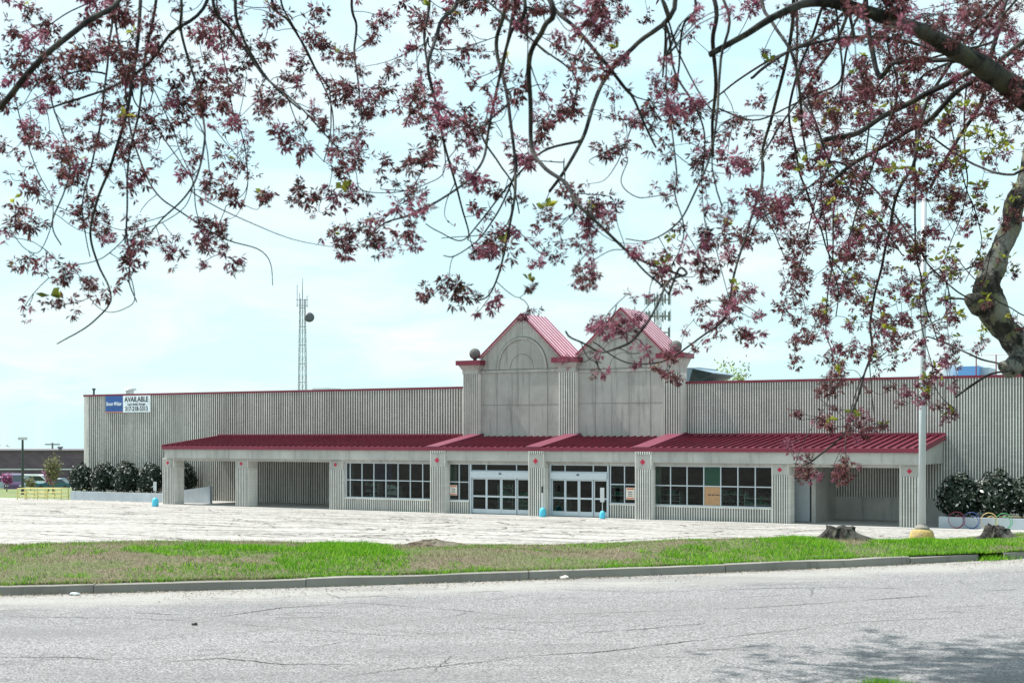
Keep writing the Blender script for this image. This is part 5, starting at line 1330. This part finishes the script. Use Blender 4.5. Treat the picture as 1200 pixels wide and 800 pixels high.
# some blossoms above and outside the frame on the overhead limbs
for k in range(220):
    q, r = rnd.choice(tops+[n_ for n_ in nodes if n_[0].z > 2.2]); pts3.append(q+Vector((rnd.gauss(0,.35), rnd.gauss(0,.35), rnd.gauss(-.05,.2))))
for k in range(2100):  # unseen crown clusters added to cast a shadow on the road
    px = rnd.gauss(.7, 1.1); pts3.append(Vector((max(-2.2, px), rnd.gauss(11.3, .7), max(3.95, rnd.gauss(4.9, .5)))))
import mathutils
def build_kd(lst):
    kd = mathutils.kdtree.KDTree(len(lst))
    for i, (q, r) in enumerate(lst): kd.insert(q, i)
    kd.balance(); return kd
rnd.shuffle(pts3); kd = build_kd(nodes)
order = sorted(range(len(pts3)), key=lambda i: kd.find(pts3[i])[2])
bs = 60
for bi in range(0, len(order), bs):
    base_nodes = list(nodes); kd = build_kd(base_nodes)
    for i in order[bi:bi+bs]:
        c = pts3[i]
        best = None; bd = 1e9
        for (co, idx, dist) in kd.find_n(c, 14):
            d = dist + max(0, (c.z-co.z))*.5 - max(0, co.z-c.z)*.12
            if dist > .03 and d < bd: bd = d; best = co
        if best is None: continue
        L = (c-best).length
        if L > .02:
            sag = Vector((rnd.gauss(0,.14), rnd.gauss(0,.14), rnd.gauss(-.10,.13)))*L
            m1 = best*.66+c*.34+sag*.8; m2 = best*.3+c*.7+sag+Vector((0,0,-.06*L))
            r_ = min(.0035, .0014+.0016*L)
            sc = 1.0 if c.y < 6 else 1.25
            add_branch([Vector(best), m1, m2, c], r_*sc, .0011*sc, 3, .008)
        sz = rnd.uniform(.038,.084)*(.72 if c.y < 3.7 else 1)*(1.12 if c.y > 6.5 else 1)
        px = CX+F_PX*c.x/c.y; py = HY-F_PX*c.z/c.y
        if c.z > 3.9 and c.y > 9: sz *= 2.3  # those unseen clusters enlarged to thicken their shadow on the road
        hotp = .20 + (.25 if (c.y < 3.8 and px > 600) else 0) + (.45 if px > 1060 and py > 400 else 0) + (.9 if 830 < px < 900 and py < 30 else 0)
        green = .045 + (.5 if px > 1110 and 140 < py < 400 else 0) + (.22 if px > 960 and py > 120 else 0)
        if rnd.random() < green*.7: leaf_tuft(c+Vector((0,0,.02)), rnd.uniform(.03,.05)*(1.2 if c.y > 6 else .8 if c.y < 3.8 else 1))
        if rnd.random() < (.45 if px > 1125 and 150 < py < 400 else .04): continue
        cluster(c, sz, int(rnd.choice((35,63,91,112))*(1 if c.y < 6 else .85)), hot if rnd.random() < hotp else pet)
for (px, py) in ((820,10),(812,18),(855,8),(862,14),(822,22)): 
    c = V(px, py, 3.5); cluster(c, .05, 40, hot); q, _ = nearest(nodes, c); add_branch([q, (q+c)*.5+Vector((0,0,.03)), c], .002, .001, 3, .006, reg=False)
# bare curling twigs
for k in range(90):
    q, r = rnd.choice(traced_nodes)
    if q.y > 7.5 and rnd.random() < .3: continue
    if q.y < 2 or r > .03 or HY-F_PX*q.z/q.y > 225: continue
    d = Vector((rnd.gauss(0,1), rnd.gauss(0,.5), rnd.gauss(-.9,.6))).normalized(); L = rnd.uniform(.12,.42)
    side = Vector((rnd.gauss(0,1), rnd.gauss(0,.4), 0))
    if side.length < .1: continue
    side.normalize()
    pts = [q, q+d*L*.35+side*L*.05, q+d*L*.7+side*L*.22, q+d*L*.9+side*L*.5+Vector((0,0,rnd.uniform(-.05,.12)*L))]
    out = add_branch(pts, .0022, .0009, 4, .01, reg=False)
    for o_ in out[3::3]:
        if rnd.random() < .5:
            dd = Vector((rnd.gauss(0,1), rnd.gauss(0,1), rnd.gauss(0,1))).normalized(); petal(pet, o_, dd, .014, .004)
bigb.build('trunk', M['bark'], TREE, True)
limb.build('limb', M['bark_dark'], TREE, True)
twb.build('branches', M['twig'], TREE, True)
pet.build('blossoms', M['blossom'], TREE)
hot.build('magenta_blossoms', M['blossom_hot'], TREE)
lvs.build('leaves', M['leaf'], TREE)

# ------------------------------------------------------------------ light, sky, camera
EL = R(57)
sd_ = Vector((-CT*math.cos(R(5.5))-ST*math.sin(R(5.5)), ST*math.cos(R(5.5))-CT*math.sin(R(5.5)), 0)).normalized()
sdir = Vector((sd_.x*math.cos(EL), sd_.y*math.cos(EL), math.sin(EL)))
sl = bpy.data.lights.new('sun', 'SUN'); sl.energy = 4.2; sl.angle = R(.53); sl.color = (1.0,.965,.90)
so = bpy.data.objects.new('sun', sl); col.objects.link(so); so.rotation_euler = (-sdir).to_track_quat('-Z', 'Y').to_euler(); so.location = (0,0,50)
w = bpy.data.worlds.new('World'); scene.world = w; w.use_nodes = True; nt = w.node_tree
bg = nt.nodes['Background']; bg.inputs[1].default_value = .15
sky = N(nt, 'ShaderNodeTexSky', sky_type='NISHITA'); sky.sun_disc = False; sky.sun_elevation = EL; sky.sun_rotation = math.atan2(sdir.x, sdir.y); sky.air_density = 1.0; sky.dust_density = 1.5; sky.ozone_density = 1.0
tc = N(nt, 'ShaderNodeTexCoord'); sp = N(nt, 'ShaderNodeSeparateXYZ'); nt.links.new(tc.outputs['Generated'], sp.inputs[0])
zc = math_(nt, 'MAXIMUM', sp.outputs[2], .012); cb_ = N(nt, 'ShaderNodeCombineXYZ'); nt.links.new(sp.outputs[0], cb_.inputs[0]); nt.links.new(sp.outputs[1], cb_.inputs[1]); nt.links.new(zc, cb_.inputs[2])
nt.links.new(cb_.outputs[0], sky.inputs[0])
# thin cloud layer: direction projected on a plane overhead
px_ = math_(nt, 'DIVIDE', sp.outputs[0], math_(nt, 'ADD', zc, .22)); py_ = math_(nt, 'DIVIDE', sp.outputs[1], math_(nt, 'ADD', zc, .22))
cc_ = N(nt, 'ShaderNodeCombineXYZ'); nt.links.new(px_, cc_.inputs[0]); nt.links.new(py_, cc_.inputs[1])
cn = noise_(nt, cc_.outputs[0], 2.0, 8, .6, .4)
cr_ = ramp(nt, [(.42, 0.0), (.68, .8)], cn).outputs[0]
hz = ramp(nt, [(0.0, .55), (.35, .0)], zc).outputs[0]
c1 = mix(nt, hz, mix(nt, .75, sky.outputs[0], (2.5,3.6,3.7)), (2.35, 3.45, 3.65))
c2 = mix(nt, cr_, c1, (3.7, 4.05, 4.1))
nt.links.new(c2, bg.inputs[0])

cam = bpy.data.cameras.new('camera'); co = bpy.data.objects.new('camera', cam); col.objects.link(co)
co.location = (0,0,0); co.rotation_euler = (R(90), 0, 0); cam.sensor_width = 36; cam.lens = F_PX/1200*36; cam.shift_y = (HY-400)/1200
cam.clip_start = .1; cam.clip_end = 6000
cam.dof.use_dof = True; cam.dof.focus_distance = 60; cam.dof.aperture_fstop = 11
scene.camera = co
scene.view_settings.view_transform = 'Standard'; scene.view_settings.look = 'None'; scene.view_settings.exposure = .92; scene.view_settings.gamma = 1
scene.render.resolution_x = 1024; scene.render.resolution_y = 682
scene.cycles.max_bounces = 6; scene.cycles.transparent_max_bounces = 12
